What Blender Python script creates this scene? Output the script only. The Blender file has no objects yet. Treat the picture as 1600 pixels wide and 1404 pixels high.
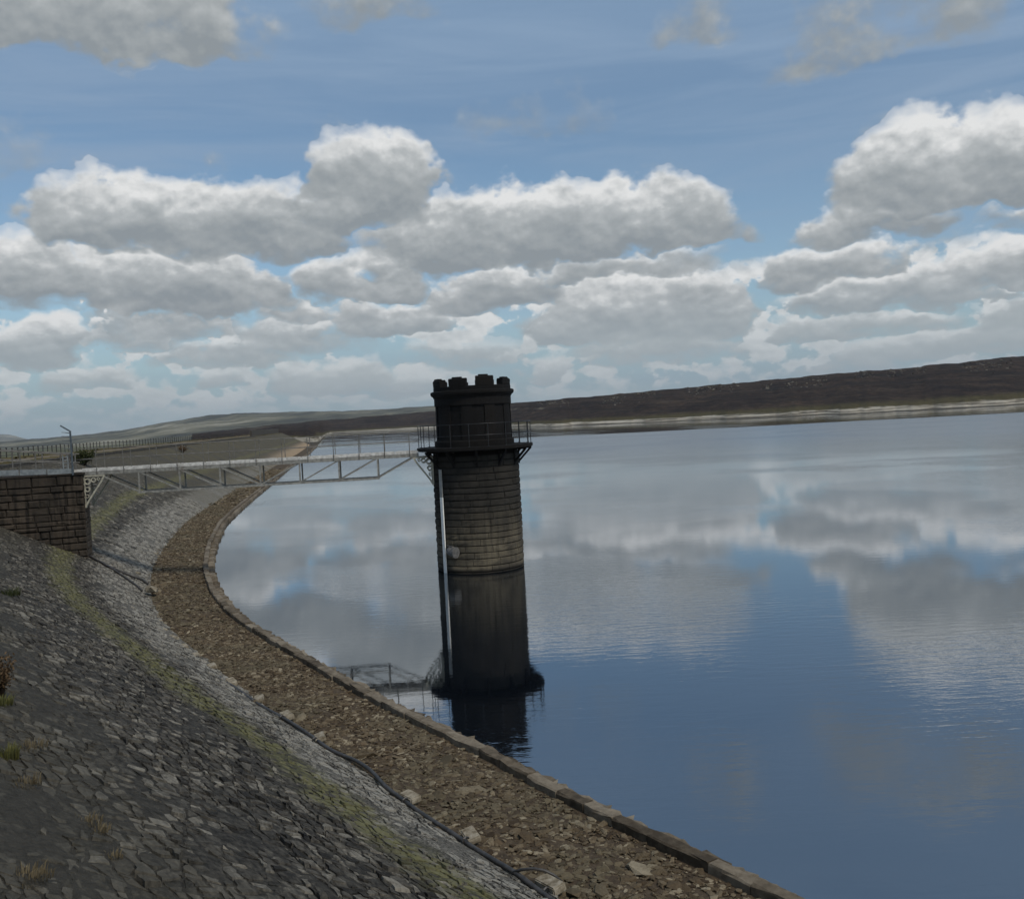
import bpy, bmesh, math, random
import numpy as np
from mathutils import Vector, Matrix

rng = np.random.default_rng(11)
random.seed(5)
SC = bpy.context.scene
COL = SC.collection
rad = math.radians

# ------------------------------------------------------------------ camera
FPX = 1450.0                       # focal length in pixels of the 1600 px wide photograph
EYE = 7.7                          # eye height above the water (water = 0)
ROLL = rad(2.95)
PITCH = math.atan(50.0 / FPX)
_f = np.array([0, math.cos(PITCH), -math.sin(PITCH)])
_r0 = np.array([1.0, 0, 0]); _u0 = np.cross(_r0, _f)
_R = math.cos(ROLL) * _r0 - math.sin(ROLL) * _u0
_U = math.cos(ROLL) * _u0 + math.sin(ROLL) * _r0
_O = np.array([0, 0, EYE])
cam_data = bpy.data.cameras.new('camera')
cam_data.sensor_width = 36.0
cam_data.lens = FPX / 1600 * 36.0
cam_data.clip_start = 0.1
cam_data.clip_end = 40000
cam = bpy.data.objects.new('camera', cam_data)
COL.objects.link(cam)
cam.matrix_world = Matrix(((_R[0], _U[0], -_f[0], 0), (_R[1], _U[1], -_f[1], 0), (_R[2], _U[2], -_f[2], EYE), (0, 0, 0, 1)))
SC.camera = cam
SC.render.resolution_x, SC.render.resolution_y = 1024, 898

def ray(x, y): return _f + _R * (x - 800) / FPX - _U * (y - 702) / FPX
def on_z(x, y, z=0.0):
    d = ray(x, y); return _O + d * ((z - EYE) / d[2])
def on_y(x, y, Y):
    d = ray(x, y); return _O + d * (Y / d[1])
def azel(x, y):
    d = ray(x, y); d = d / np.linalg.norm(d)
    return math.degrees(math.atan2(d[0], d[1])), math.degrees(math.asin(d[2]))
def project(p):
    v = np.asarray(p, float) - _O
    w = np.maximum(v @ _f, 1e-3)
    return 800 + FPX * (v @ _R) / w, 702 - FPX * (v @ _U) / w, v @ _f

# ------------------------------------------------------------------ node helper
class NT:
    def __init__(s, tree): s.t = tree; s.n = tree.nodes; s.l = tree.links
    def _in(s, sock, v):
        if v is None: return
        if isinstance(v, bpy.types.NodeSocket): s.l.new(v, sock)
        else: sock.default_value = v
    def math(s, op, a, b=None, c=None, clamp=False):
        n = s.n.new('ShaderNodeMath'); n.operation = op; n.use_clamp = clamp
        s._in(n.inputs[0], a); s._in(n.inputs[1], b); s._in(n.inputs[2], c)
        return n.outputs[0]
    def vmath(s, op, a, b=None, out=0):
        n = s.n.new('ShaderNodeVectorMath'); n.operation = op
        s._in(n.inputs[0], a); s._in(n.inputs[1], b)
        return n.outputs[out]
    def comb(s, x, y, z=0.0):
        n = s.n.new('ShaderNodeCombineXYZ')
        s._in(n.inputs[0], x); s._in(n.inputs[1], y); s._in(n.inputs[2], z)
        return n.outputs[0]
    def sep(s, v):
        n = s.n.new('ShaderNodeSeparateXYZ'); s._in(n.inputs[0], v); return n.outputs
    def noise(s, vec, scale=1.0, detail=3.0, rough=0.5, dist=0.0, color=False):
        n = s.n.new('ShaderNodeTexNoise')
        s._in(n.inputs['Vector'], vec); n.inputs['Scale'].default_value = scale
        n.inputs['Detail'].default_value = detail; n.inputs['Roughness'].default_value = rough
        n.inputs['Distortion'].default_value = dist
        return n.outputs['Color'] if color else n.outputs['Fac']
    def voro(s, vec, scale=1.0, feature='F1', out='Distance', rand=1.0):
        n = s.n.new('ShaderNodeTexVoronoi'); n.feature = feature
        s._in(n.inputs['Vector'], vec); n.inputs['Scale'].default_value = scale
        n.inputs['Randomness'].default_value = rand
        return n.outputs[out]
    def map(s, v, a, b, c=0.0, d=1.0, smooth=True):
        n = s.n.new('ShaderNodeMapRange'); n.interpolation_type = 'SMOOTHSTEP' if smooth else 'LINEAR'
        n.clamp = True
        s._in(n.inputs[0], v); s._in(n.inputs[1], a); s._in(n.inputs[2], b); s._in(n.inputs[3], c); s._in(n.inputs[4], d)
        return n.outputs[0]
    def mix(s, fac, a, b, mode='MIX'):
        n = s.n.new('ShaderNodeMix'); n.data_type = 'RGBA'; n.blend_type = mode; n.clamp_factor = True
        s._in(n.inputs[0], fac)
        for k, v in ((6, a), (7, b)):
            if isinstance(v, (tuple, list)) and len(v) == 3: v = (*v, 1.0)
            s._in(n.inputs[k], v)
        return n.outputs[2]
    def ramp(s, fac, stops):
        n = s.n.new('ShaderNodeValToRGB'); e = n.color_ramp.elements
        while len(e) < len(stops): e.new(0.5)
        for k, (p, c) in enumerate(stops):
            e[k].position = p; e[k].color = (*c, 1.0)
        s._in(n.inputs[0], fac); return n.outputs[0]
    def attr(s, name):
        n = s.n.new('ShaderNodeAttribute'); n.attribute_name = name; return n.outputs['Fac']
    def pos(s): return s.n.new('ShaderNodeNewGeometry').outputs['Position']
    def objrand(s): return s.n.new('ShaderNodeObjectInfo').outputs['Random']
    def bump(s, h, strength=0.5, dist=0.05, normal=None):
        n = s.n.new('ShaderNodeBump'); n.inputs['Strength'].default_value = strength
        n.inputs['Distance'].default_value = dist; s._in(n.inputs['Height'], h)
        if normal is not None: s._in(n.inputs['Normal'], normal)
        return n.outputs[0]

# ------------------------------------------------------------------ world: blue sky with cumulus
SUN_AZ, SUN_EL = 138.0, 50.0         # degrees to the right of the view axis, above the horizon
SKY_STRENGTH = 0.1
SKY_TINT = (0.90, 1.0, 1.0)
world = bpy.data.worlds.new('World'); SC.world = world
world.use_nodes = True
wt = NT(world.node_tree); wt.n.clear()
sky = wt.n.new('ShaderNodeTexSky'); sky.sky_type = 'NISHITA'; sky.sun_disc = False
sky.sun_elevation = rad(SUN_EL); sky.sun_rotation = rad(SUN_AZ)
sky.altitude = 400; sky.air_density = 1.0; sky.dust_density = 0.6; sky.ozone_density = 1.2
dirv = wt.n.new('ShaderNodeTexCoord').outputs['Generated']
dirv = wt.vmath('NORMALIZE', dirv)
dx, dy, dz = wt.sep(dirv)[:3]
az = wt.math('MULTIPLY', wt.math('ARCTAN2', dx, dy), 180 / math.pi)
el = wt.math('MULTIPLY', wt.math('ARCSINE', wt.math('MAXIMUM', dz, 0.0)), 180 / math.pi)
lel = wt.math('MULTIPLY', wt.math('MULTIPLY_ADD', wt.math('LOGARITHM', wt.math('ADD', el, 3.0), math.e), 4.5, el), 0.38)   # finer towards the horizon
nv = wt.comb(wt.math('MULTIPLY', az, 0.36), lel, 3.7)
w1 = wt.noise(nv, 0.30, 2.0, 0.5, color=True)
w2 = wt.noise(nv, 1.1, 3.0, 0.5, color=True)
wv = wt.vmath('ADD', wt.vmath('MULTIPLY', wt.vmath('SUBTRACT', w1, (0.5, 0.5, 0.5)), (5.0, 2.2, 0)),
              wt.vmath('MULTIPLY', wt.vmath('SUBTRACT', w2, (0.5, 0.5, 0.5)), (4.6, 3.0, 0)))
wx, wy = wt.sep(wv)[:2]
azw = wt.math('ADD', az, wx)
elw = wt.math('ADD', el, wt.math('MULTIPLY', wy, wt.map(el, 0, 9, 0.22, 1.0, False)))
# cumulus masses: x0, x1, y_top, y_base (pixels -> directions), weight, brightness
CLOUDS = [
    (-300, 455, -110, 50, 1.0, 0.72), (50, 500, 258, 372, 1.2, 1.05), (462, 685, 190, 332, 1.2, 0.95), (540, 1190, 292, 392, 1.2, 1.0),
    (690, 920, 276, 380, 1.1, 1.05), (-140, 140, 350, 452, 1.1, 1.05), (70, 460, 366, 472, 1.1, 0.95), (430, 700, 392, 450, 0.85, 1.0), (660, 900, 402, 470, 0.85, 0.95),
    (470, 760, 462, 512, 0.95, 1.15), (820, 1180, 422, 520, 1.1, 1.05), (1250, 1950, 142, 286, 1.2, 1.2), (1225, 1470, 306, 370, 0.75, 1.05),
    (1150, 1450, 376, 440, 0.85, 1.05), (1400, 1950, 352, 430, 1.0, 1.15), (1180, 1600, 430, 478, 0.85, 1.05), (1480, 1950, 440, 500, 0.9, 0.95), (1160, 1500, 482, 520, 0.7, 1.0), (1240, 1800, 500, 545, 0.75, 1.15),
    (0, 140, 482, 560, 1.0, 1.2), (1030, 1180, -40, 50, 0.42, 0.30), (1190, 1600, -70, 74, 0.52, 0.30), (730, 960, 148, 212, 0.30, 0.28), (470, 700, -60, 20, 0.45, 0.3),
    (-60, 80, 200, 258, 0.22, 0.5), (1510, 1780, 298, 350, 0.6, 0.9), (230, 490, 523, 566, 0.6, 1.1), (420, 640, 540, 608, 0.65, 1.1),
    (280, 400, 565, 602, 0.7, 1.2), (820, 905, 553, 592, 0.8, 1.2), (970, 1090, 512, 552, 0.75, 1.1), (70, 230, 556, 602, 0.6, 1.15),
    (120, 420, 440, 520, 0.5, 0.9), (640, 840, 520, 575, 0.5, 1.1), (250, 560, 300, 385, 1.0, 1.0), (-120, 260, 400, 470, 0.6, 0.9), (380, 640, 440, 492, 0.6, 1.05), (700, 1120, 395, 440, 0.6, 0.9),
    (330, 620, 470, 540, 0.55, 1.1), (880, 1180, 500, 560, 0.5, 1.1), (1250, 1420, 525, 575, 0.5, 1.1), (100, 300, 500, 545, 0.5, 1.15), (560, 760, 575, 615, 0.5, 1.2),
]
B = None; HN = None; HD = None
for (x0, x1, yt, yb, wgt, br) in CLOUDS:
    a0, e0 = azel(0.5 * (x0 + x1), yb)
    _, e1 = azel(0.5 * (x0 + x1), yt)
    wd = 0.5 * (azel(x1, yb)[0] - azel(x0, yb)[0]); hh = (e1 - e0)
    qx = wt.math('MULTIPLY_ADD', azw, 1 / wd, -a0 / wd)
    up = wt.math('MULTIPLY_ADD', elw, 1 / hh, -e0 / hh)
    dn = wt.math('MULTIPLY', up, -4.2)
    qy = wt.math('MAXIMUM', up, dn)
    x2 = wt.math('MULTIPLY', qx, qx)
    q = wt.math('MULTIPLY_ADD', x2, x2, wt.math('MULTIPLY', qy, qy))
    b = wt.math('MULTIPLY_ADD', q, -wgt, wgt * 1.10)
    bm_ = wt.math('MAXIMUM', b, 0.0); bp = wt.math('MULTIPLY', bm_, bm_)
    bh = wt.math('MULTIPLY', bp, wt.math('MULTIPLY_ADD', up, 1.0 * br, 0.10 * br))
    if B is None: B, HN, HD = b, wt.math('ADD', bh, 0.0012), wt.math('ADD', bp, 0.004)
    else:
        B = wt.math('MAXIMUM', B, b); HN = wt.math('ADD', HN, bh); HD = wt.math('ADD', HD, bp)
# the same kind of cumulus goes on round the rest of the sky
gen = wt.noise(wt.vmath('ADD', nv, (31.0, 7.0, 0)), 0.30, 3.0, 0.5)
out_x = wt.map(wt.math('ABSOLUTE', az), 31, 44)
out_y = wt.map(el, 27, 36)
outm = wt.math('MAXIMUM', out_x, out_y)
genB = wt.math('MULTIPLY_ADD', gen, 3.6, -1.75)
B = wt.math('MAXIMUM', B, wt.math('ADD', genB, wt.math('MULTIPLY_ADD', outm, 2.0, -2.0)))
# small distant clouds in a band above the horizon
nh = wt.comb(wt.math('MULTIPLY', az, 0.5), wt.math('MULTIPLY', lel, 1.1), 9.1)
hz = wt.noise(nh, 1.05, 5.0, 0.52)
hzB = wt.math('MINIMUM', wt.math('MULTIPLY_ADD', hz, 5.5, -2.40), 0.5)
hzB = wt.math('MULTIPLY', hzB, wt.map(el, 0.4, 2.0))
B2 = wt.math('MAXIMUM', B, wt.math('ADD', hzB, wt.map(el, 7.5, 10.5, 0.0, -1.0)))
# billows
bil = wt.noise(nv, 0.9, 9.0, 0.56)
bil_up = wt.noise(wt.vmath('ADD', nv, (0.15, 0.50, 0)), 0.9, 6.0, 0.54)
fine = wt.noise(nv, 3.2, 4.0, 0.5)
fine_up = wt.noise(wt.vmath('ADD', nv, (0.05, 0.18, 0)), 3.2, 3.0, 0.5)
dens = wt.math('ADD', B2, wt.math('MULTIPLY_ADD', bil, 2.2, -1.10))
dens = wt.math('ADD', dens, wt.math('MULTIPLY_ADD', fine, 0.34, -0.17))
Hh = wt.math('DIVIDE', HN, HD)
Hh = wt.math('ADD', wt.math('MULTIPLY', Hh, wt.math('SUBTRACT', 1.0, outm)), wt.math('MULTIPLY', outm, 0.42))
Hh = wt.math('MINIMUM', wt.math('MAXIMUM', Hh, 0.0), 0.9)
hzw = wt.math('MULTIPLY', wt.map(wt.math('SUBTRACT', hzB, B), -0.1, 0.2), wt.map(el, 10.0, 7.0))
Hh = wt.math('ADD', wt.math('MULTIPLY', Hh, wt.math('SUBTRACT', 1.0, hzw)), wt.math('MULTIPLY', hzw, 0.80))
alpha = wt.map(dens, -0.05, wt.map(Hh, 0.1, 0.6, 0.85, 0.32))
alpha = wt.math('MULTIPLY', alpha, wt.map(B2, 0.10, 0.55, 0.38, 1.0))
alpha = wt.math('MULTIPLY', alpha, wt.map(el, 0.0, 7.0, 0.62, 1.0, False))
emb = wt.math('MULTIPLY', wt.math('SUBTRACT', bil, bil_up), 1.0)
emb2 = wt.math('MULTIPLY', wt.math('SUBTRACT', fine, fine_up), 0.5)
edge = wt.math('MULTIPLY', wt.map(dens, 0.9, 0.1, 0.0, 0.22), wt.map(Hh, 0.2, 0.6))
lit = wt.math('ADD', wt.math('ADD', Hh, emb), wt.math('ADD', emb2, edge))
S = 1.0 / SKY_STRENGTH
def sc3(c, k=S): return tuple(v * k for v in c)
ccol = wt.ramp(lit, [(0.0, (0.27, 0.302, 0.325)), (0.32, (0.35, 0.378, 0.392)), (0.62, (0.46, 0.485, 0.495)), (1.0, (0.80, 0.805, 0.80))])
ccol = wt.mix(wt.map(el, 8.0, 0.5, 0.0, 0.62), ccol, (0.50, 0.525, 0.525))
ccol = wt.mix(1.0, ccol, sc3((1, 1, 1)), 'MULTIPLY')
clear = wt.mix(1.0, sky.outputs[0], SKY_TINT, 'MULTIPLY')
# thin high veil
cir = wt.noise(wt.comb(wt.math('MULTIPLY', az, 0.05), wt.math('MULTIPLY', el, 0.42), 1.3), 1.0, 6.0, 0.55, 0.6)
clear = wt.mix(wt.math('MULTIPLY', wt.map(cir, 0.36, 0.72), wt.map(el, 6, 20, 0.3, 0.75)), clear, sc3((0.27, 0.37, 0.51)))
clear = wt.mix(wt.map(el, 14.0, 25.0, 0.0, 0.70), clear, sc3((0.245, 0.36, 0.515)))
clear = wt.mix(wt.map(el, 10.0, 0.0, 0.0, 0.8), clear, sc3((0.262, 0.37, 0.455)))
final = wt.mix(alpha, clear, ccol)
bg = wt.n.new('ShaderNodeBackground'); bg.inputs['Strength'].default_value = SKY_STRENGTH
wt.l.new(final, bg.inputs['Color'])
wo = wt.n.new('ShaderNodeOutputWorld'); wt.l.new(bg.outputs[0], wo.inputs['Surface'])
world.cycles.sampling_method = 'MANUAL'; world.cycles.sample_map_resolution = 512

# ------------------------------------------------------------------ sun (veiled by thin cloud), exposure
sd = bpy.data.lights.new('sun', 'SUN'); sd.energy = 2.2; sd.angle = rad(12.0); sd.color = (1.0, 0.92, 0.80)
sun = bpy.data.objects.new('sun', sd); COL.objects.link(sun)
_sv = Vector((math.sin(rad(SUN_AZ)) * math.cos(rad(SUN_EL)), math.cos(rad(SUN_AZ)) * math.cos(rad(SUN_EL)), math.sin(rad(SUN_EL))))
sun.rotation_euler = _sv.to_track_quat('Z', 'Y').to_euler()
sun.location = (30, 0, 60)
SC.view_settings.view_transform = 'Standard'; SC.view_settings.look = 'None'
SC.view_settings.exposure = 0.0; SC.view_settings.gamma = 1.0
SC.view_settings.use_curve_mapping = False
SC.cycles.max_bounces = 6; SC.cycles.diffuse_bounces = 2; SC.cycles.glossy_bounces = 3
SC.cycles.use_denoising = True

# ------------------------------------------------------------------ materials
def mat(name):
    m = bpy.data.materials.new(name); m.use_nodes = True
    t = NT(m.node_tree); p = m.node_tree.nodes['Principled BSDF']
    return m, t, p
def put(t, p, color=None, rough=None, normal=None, metal=None, spec=None):
    t._in(p.inputs['Base Color'], color if not isinstance(color, tuple) else (*color, 1.0))
    t._in(p.inputs['Roughness'], rough); t._in(p.inputs['Normal'], normal)
    t._in(p.inputs['Metallic'], metal); t._in(p.inputs['Specular IOR Level'], spec)
M = {}

def slope_material(name, stones):
    m, t, p = mat(name)
    P = t.pos(); D = t.attr('dist'); tone = t.attr('tone'); band = t.attr('band'); dep = t.attr('far')
    big = t.noise(P, 0.45, 4, 0.6); mid = t.noise(P, 3.0, 5, 0.62); fin = t.noise(P, 22.0, 5, 0.65)
    str_ = t.noise(t.comb(t.math('MULTIPLY', t.attr('along'), 5.0), t.math('MULTIPLY', D, 13.0), 0.0), 1.0, 5, 0.62, 0.4)
    v = t.math('ADD', t.math('MULTIPLY', tone, 0.30), t.math('ADD', t.math('MULTIPLY', mid, 0.22), t.math('ADD', t.math('MULTIPLY', fin, 0.24), t.math('MULTIPLY', str_, 0.40))))
    if not stones: v = t.math('ADD', v, t.math('ADD', t.math('MULTIPLY_ADD', t.noise(P, 8.0, 7, 0.72), 0.42, -0.21), t.math('MULTIPLY_ADD', t.voro(P, 9.0), -0.12, 0.05)))
    c = t.ramp(v, [(0.46, (0.014, 0.0125, 0.0105)), (0.54, (0.053, 0.048, 0.040)), (0.63, (0.105, 0.095, 0.078)), (0.75, (0.26, 0.237, 0.195))])
    c = t.mix(t.map(big, 0.4, 0.7, 0.0, 0.4), c, t.mix(0.6, c, (0.036, 0.034, 0.031)))
    # weathered brown grout higher up the bank
    c = t.mix(t.math('MULTIPLY', t.map(t.math('ADD', D, t.math('MULTIPLY', mid, 2.0)), 8.6, 10.6, 0, 0.75), t.map(fin, 0.3, 0.65, 0.4, 1.0)), c, (0.070, 0.063, 0.047))
    # pale scum line above the toe
    lb = t.math('ADD', D, t.math('MULTIPLY_ADD', t.noise(P, 0.9, 4, 0.65), 2.2, -1.1))
    lb = t.math('SUBTRACT', lb, t.map(dep, 26, 48, 0.0, 0.9))
    lime = t.math('MULTIPLY', t.map(lb, 5.1, 4.1), t.map(t.math('ADD', fin, t.math('MULTIPLY', tone, 0.30)), 0.48, 0.74))
    c = t.mix(t.math('MULTIPLY', lime, 0.9), c, t.mix(mid, (0.14, 0.13, 0.112), (0.42, 0.395, 0.34)))
    # moss line
    mb = t.math('ADD', band, t.math('MULTIPLY_ADD', t.noise(P, 1.3, 4, 0.6), 1.5, -0.75))
    moss = t.math('MULTIPLY', t.map(t.math('ABSOLUTE', mb), 0.80, 0.10), t.map(t.noise(P, 6.0, 4, 0.6), 0.38, 0.52))
    c = t.mix(t.math('MULTIPLY', moss, 0.9), c, t.mix(fin, (0.085, 0.083, 0.034), (0.185, 0.175, 0.082)))
    c = t.mix(t.math('MULTIPLY', t.map(dep, 70, 130, 0.0, 0.75), t.map(t.noise(P, 0.25, 6, 0.65), 0.35, 0.6)), c, t.mix(fin, (0.055, 0.048, 0.026), (0.13, 0.11, 0.065)))
    # sandy shore end of the dam
    c = t.mix(t.math('MULTIPLY', t.map(dep, 150, 260), t.map(D, 7.5, 4.0)), c, (0.30, 0.22, 0.14))
    if not stones: c = t.mix(t.map(dep, 55, 95, 1.0, 0.0), c, t.mix(0.35, c, (0.022, 0.020, 0.017)))
    h = t.math('ADD', t.math('MULTIPLY', t.noise(P, 9.0, 6, 0.65), 0.7), t.math('ADD', t.math('MULTIPLY', fin, 0.35), t.math('MULTIPLY', str_, 0.7)))
    put(t, p, c, 0.92, t.bump(h, 0.9 if stones else 1.0, 0.06 if stones else 0.10), spec=0.25)
    return m
M['pitching'] = slope_material('pitching_stone', True)
M['bank'] = slope_material('grouted_bank', False)

def rubble_material(name, k=1.0):
    m, t, p = mat(name)
    P = t.pos(); tone = t.attr('tone')
    mid = t.noise(P, 2.2, 4, 0.6); fin = t.noise(P, 26.0, 5, 0.65); big = t.noise(P, 0.55, 3, 0.5)
    v = t.math('ADD', t.math('MULTIPLY', tone, 0.6), t.math('MULTIPLY', fin, 0.45))
    c = t.ramp(v, [(0.25, (0.046 * k, 0.030 * k, 0.016 * k)), (0.48, (0.108 * k, 0.078 * k, 0.045 * k)), (0.66, (0.175 * k, 0.136 * k, 0.085 * k)), (0.85, (0.35 * k, 0.295 * k, 0.205 * k))])
    c = t.mix(t.map(big, 0.42, 0.62, 0.0, 0.55), c, t.mix(fin, (0.055, 0.046, 0.028), (0.15, 0.128, 0.08)))
    c = t.mix(t.map(mid, 0.55, 0.72, 0.0, 0.45), c, (0.12, 0.078, 0.043))
    put(t, p, c, 0.9, t.bump(t.math('ADD', fin, t.noise(P, 60, 3, 0.6)), 0.7, 0.02), spec=0.25)
    return m
M['rubble'] = rubble_material('apron_rubble', 0.88)

m, t, p = mat('apron_mud'); P = t.pos()
c = t.ramp(t.noise(P, 5.0, 8, 0.7), [(0.3, (0.04, 0.029, 0.019)), (0.55, (0.085, 0.062, 0.04)), (0.75, (0.15, 0.118, 0.08))])
put(t, p, c, 0.95, t.bump(t.noise(P, 14, 7, 0.7), 1.0, 0.05), spec=0.2); M['mud'] = m

m, t, p = mat('kerb_stone'); P = t.pos(); tone = t.attr('tone')
v = t.math('ADD', t.math('MULTIPLY', tone, 0.35), t.math('MULTIPLY', t.noise(P, 4, 7, 0.68), 0.75))
c = t.ramp(v, [(0.32, (0.05, 0.038, 0.025)), (0.52, (0.125, 0.10, 0.07)), (0.75, (0.235, 0.198, 0.148))])
put(t, p, c, 0.9, t.bump(t.noise(P, 16, 6, 0.65), 0.6, 0.03), spec=0.25); M['kerb'] = m

def masonry(name, cols, zlo, zhi, streak=True, bump=0.04):
    """coursed stone: soot-black above, paler where the water washes it"""
    m, t, p = mat(name); P = t.pos(); px, py, pz = t.sep(P)[:3]
    r = t.objrand()
    mid = t.noise(P, 2.4, 5, 0.6); fin = t.noise(P, 18, 6, 0.66)
    st = t.noise(t.vmath('MULTIPLY', P, (5.0, 5.0, 0.35)), 1.0, 5, 0.6)
    zz = t.math('ADD', pz, t.math('MULTIPLY_ADD', st, 1.4, -0.7))
    g = t.map(zz, zlo, zhi)
    dark = t.mix(fin, cols[0], cols[1]); lite = t.mix(t.math('ADD', t.math('MULTIPLY', fin, 0.6), t.math('MULTIPLY', r, 0.4)), cols[2], cols[3])
    c = t.mix(g, lite, dark)
    c = t.mix(t.map(st, 0.46, 0.64, 0, 0.75 if streak else 0.3), c, cols[0])
    c = t.mix(t.map(t.noise(P, 0.9, 4, 0.6), 0.42, 0.66, 0, 0.7), c, cols[1])
    c = t.mix(t.map(r, 0.0, 1.0, 0.0, 0.35), c, t.mix(0.5, c, (0.02, 0.016, 0.012)))
    # wet edge at the water
    c = t.mix(t.map(pz, 0.26, 0.10, 0.0, 0.85), c, (0.012, 0.011, 0.010))
    put(t, p, c, 0.9, t.bump(t.math('ADD', t.noise(P, 7, 6, 0.65), t.math('MULTIPLY', fin, 0.5)), 0.8, bump), spec=0.2)
    return m
M['tower_stone'] = masonry('tower_stone', [(0.009, 0.0085, 0.008), (0.036, 0.033, 0.028), (0.070, 0.059, 0.042), (0.175, 0.15, 0.106)], 0.7, 3.9, False)
M['sooty'] = masonry('sooty_stone', [(0.003, 0.003, 0.003), (0.0085, 0.008, 0.0082), (0.007, 0.007, 0.007), (0.017, 0.0165, 0.016)], -3, -1)
M['abut_stone'] = masonry('abutment_stone', [(0.009, 0.008, 0.007), (0.026, 0.022, 0.018), (0.026, 0.020, 0.015), (0.105, 0.083, 0.062)], 4.4, 7.4)
m, t, p = mat('joint_mortar'); put(t, p, (0.012, 0.011, 0.010), 0.95, spec=0.1); M['mortar'] = m

def metal(name, c0, c1, rough=0.55, rust=0.0, metallic=0.0):
    m, t, p = mat(name); P = t.pos()
    n = t.noise(P, 6, 6, 0.65)
    c = t.mix(t.map(n, 0.35, 0.65), c0, c1)
    if rust: c = t.mix(t.map(t.noise(P, 3.2, 6, 0.7), 0.56, 0.68, 0, rust), c, (0.10, 0.05, 0.025))
    put(t, p, c, rough, t.bump(t.noise(P, 40, 4), 0.15, 0.01), metal=metallic)
    return m
M['bridge'] = metal('bridge_paint', (0.14, 0.138, 0.125), (0.25, 0.245, 0.222), 0.6, 0.45)
M['rail'] = metal('rail_galvanised', (0.10, 0.095, 0.085), (0.19, 0.18, 0.16), 0.45, 0.35, 0.3)
M['board'] = metal('pale_boards', (0.36, 0.35, 0.33), (0.58, 0.57, 0.54), 0.6, 0.35)
M['bracket'] = metal('bracket_paint', (0.28, 0.265, 0.21), (0.42, 0.40, 0.32), 0.6, 0.5)
M['blackrail'] = metal('black_rail', (0.012, 0.013, 0.015), (0.035, 0.035, 0.037), 0.35, 0.0, 0.5)
M['steelgrey'] = metal('grey_steel', (0.15, 0.17, 0.18), (0.24, 0.26, 0.265), 0.5, 0.1, 0.3)
M['darksteel'] = metal('dark_blue_steel', (0.045, 0.06, 0.075), (0.09, 0.11, 0.125), 0.5)
M['gauge'] = metal('gauge_white', (0.74, 0.74, 0.71), (0.85, 0.84, 0.80), 0.5, 0.1)
M['gaugegrey'] = metal('gauge_grey', (0.24, 0.24, 0.23), (0.32, 0.32, 0.30), 0.5, 0.1)
M['castiron'] = metal('cast_iron', (0.06, 0.06, 0.058), (0.14, 0.135, 0.13), 0.6, 0.3)
M['cable'] = metal('black_pipe', (0.020, 0.019, 0.018), (0.055, 0.05, 0.046), 0.5)
M['fence'] = metal('dark_fence', (0.020, 0.020, 0.020), (0.05, 0.046, 0.04), 0.8)
m, t, p = mat('concrete'); P = t.pos()
c = t.ramp(t.noise(P, 7, 7, 0.7), [(0.36, (0.13, 0.105, 0.07)), (0.5, (0.24, 0.205, 0.15)), (0.66, (0.38, 0.34, 0.27))])
put(t, p, c, 0.9, t.bump(t.noise(P, 30, 5, 0.6), 0.5, 0.02), spec=0.2); M['concrete'] = m

m, t, p = mat('crest_grass'); P = t.pos()
n = t.noise(t.vmath('MULTIPLY', P, (1, 1, 1)), 0.8, 8, 0.7)
c = t.ramp(n, [(0.3, (0.035, 0.032, 0.014)), (0.48, (0.075, 0.062, 0.025)), (0.62, (0.17, 0.13, 0.055)), (0.75, (0.09, 0.045, 0.025))])
put(t, p, c, 0.95, t.bump(t.noise(P, 6, 6, 0.7), 1.0, 0.15), spec=0.1); M['verge'] = m
m, t, p = mat('crest_track'); P = t.pos()
c = t.ramp(t.noise(P, 3, 8, 0.7), [(0.35, (0.09, 0.068, 0.04)), (0.65, (0.18, 0.14, 0.088))])
put(t, p, c, 0.95, t.bump(t.noise(P, 20, 5, 0.6), 0.6, 0.03)); M['track'] = m
m, t, p = mat('crest_wall_stone'); P = t.pos()
c = t.ramp(t.noise(P, 2.5, 8, 0.7), [(0.35, (0.025, 0.022, 0.018)), (0.65, (0.075, 0.064, 0.05))])
put(t, p, c, 0.95, t.bump(t.noise(P, 5, 6, 0.65), 1.0, 0.1)); M['crestwall'] = m

m, t, p = mat('heather_moor'); P = t.pos(); hgt = t.attr('hgt')       # hgt: 0 at the water .. 1 at the skyline
st = t.noise(t.vmath('MULTIPLY', P, (0.02, 0.02, 0.9)), 1.0, 6, 0.62)
n1 = t.noise(P, 0.03, 7, 0.65); n2 = t.noise(P, 0.22, 6, 0.7)
c = t.ramp(t.math('ADD', t.math('MULTIPLY', n1, 0.45), t.math('MULTIPLY', n2, 0.55)), [(0.40, (0.006, 0.0045, 0.004)), (0.49, (0.020, 0.012, 0.0085)), (0.56, (0.040, 0.026, 0.017)), (0.66, (0.085, 0.062, 0.040))])
c = t.mix(t.map(st, 0.56, 0.66, 0, 0.5), c, (0.075, 0.060, 0.042))
c = t.mix(t.math('MULTIPLY', t.map(t.math('ABSOLUTE', t.math('SUBTRACT', t.math('ADD', hgt, t.math('MULTIPLY', n1, 0.2)), 0.72)), 0.035, 0.004), t.map(t.noise(P, 0.012, 5, 0.6), 0.5, 0.62)), c, (0.17, 0.15, 0.11))
hn = t.math('ADD', hgt, t.math('MULTIPLY_ADD', n1, 0.10, -0.05))
c = t.mix(t.math('MULTIPLY', t.map(hn, 0.20, 0.12), t.map(n2, 0.35, 0.6, 0.5, 1.0)), c, t.mix(n2, (0.040, 0.034, 0.014), (0.095, 0.08, 0.034)))
sand = t.map(t.math('ADD', hgt, t.math('MULTIPLY_ADD', n1, 0.09, -0.045)), 0.090, 0.062)
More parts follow.
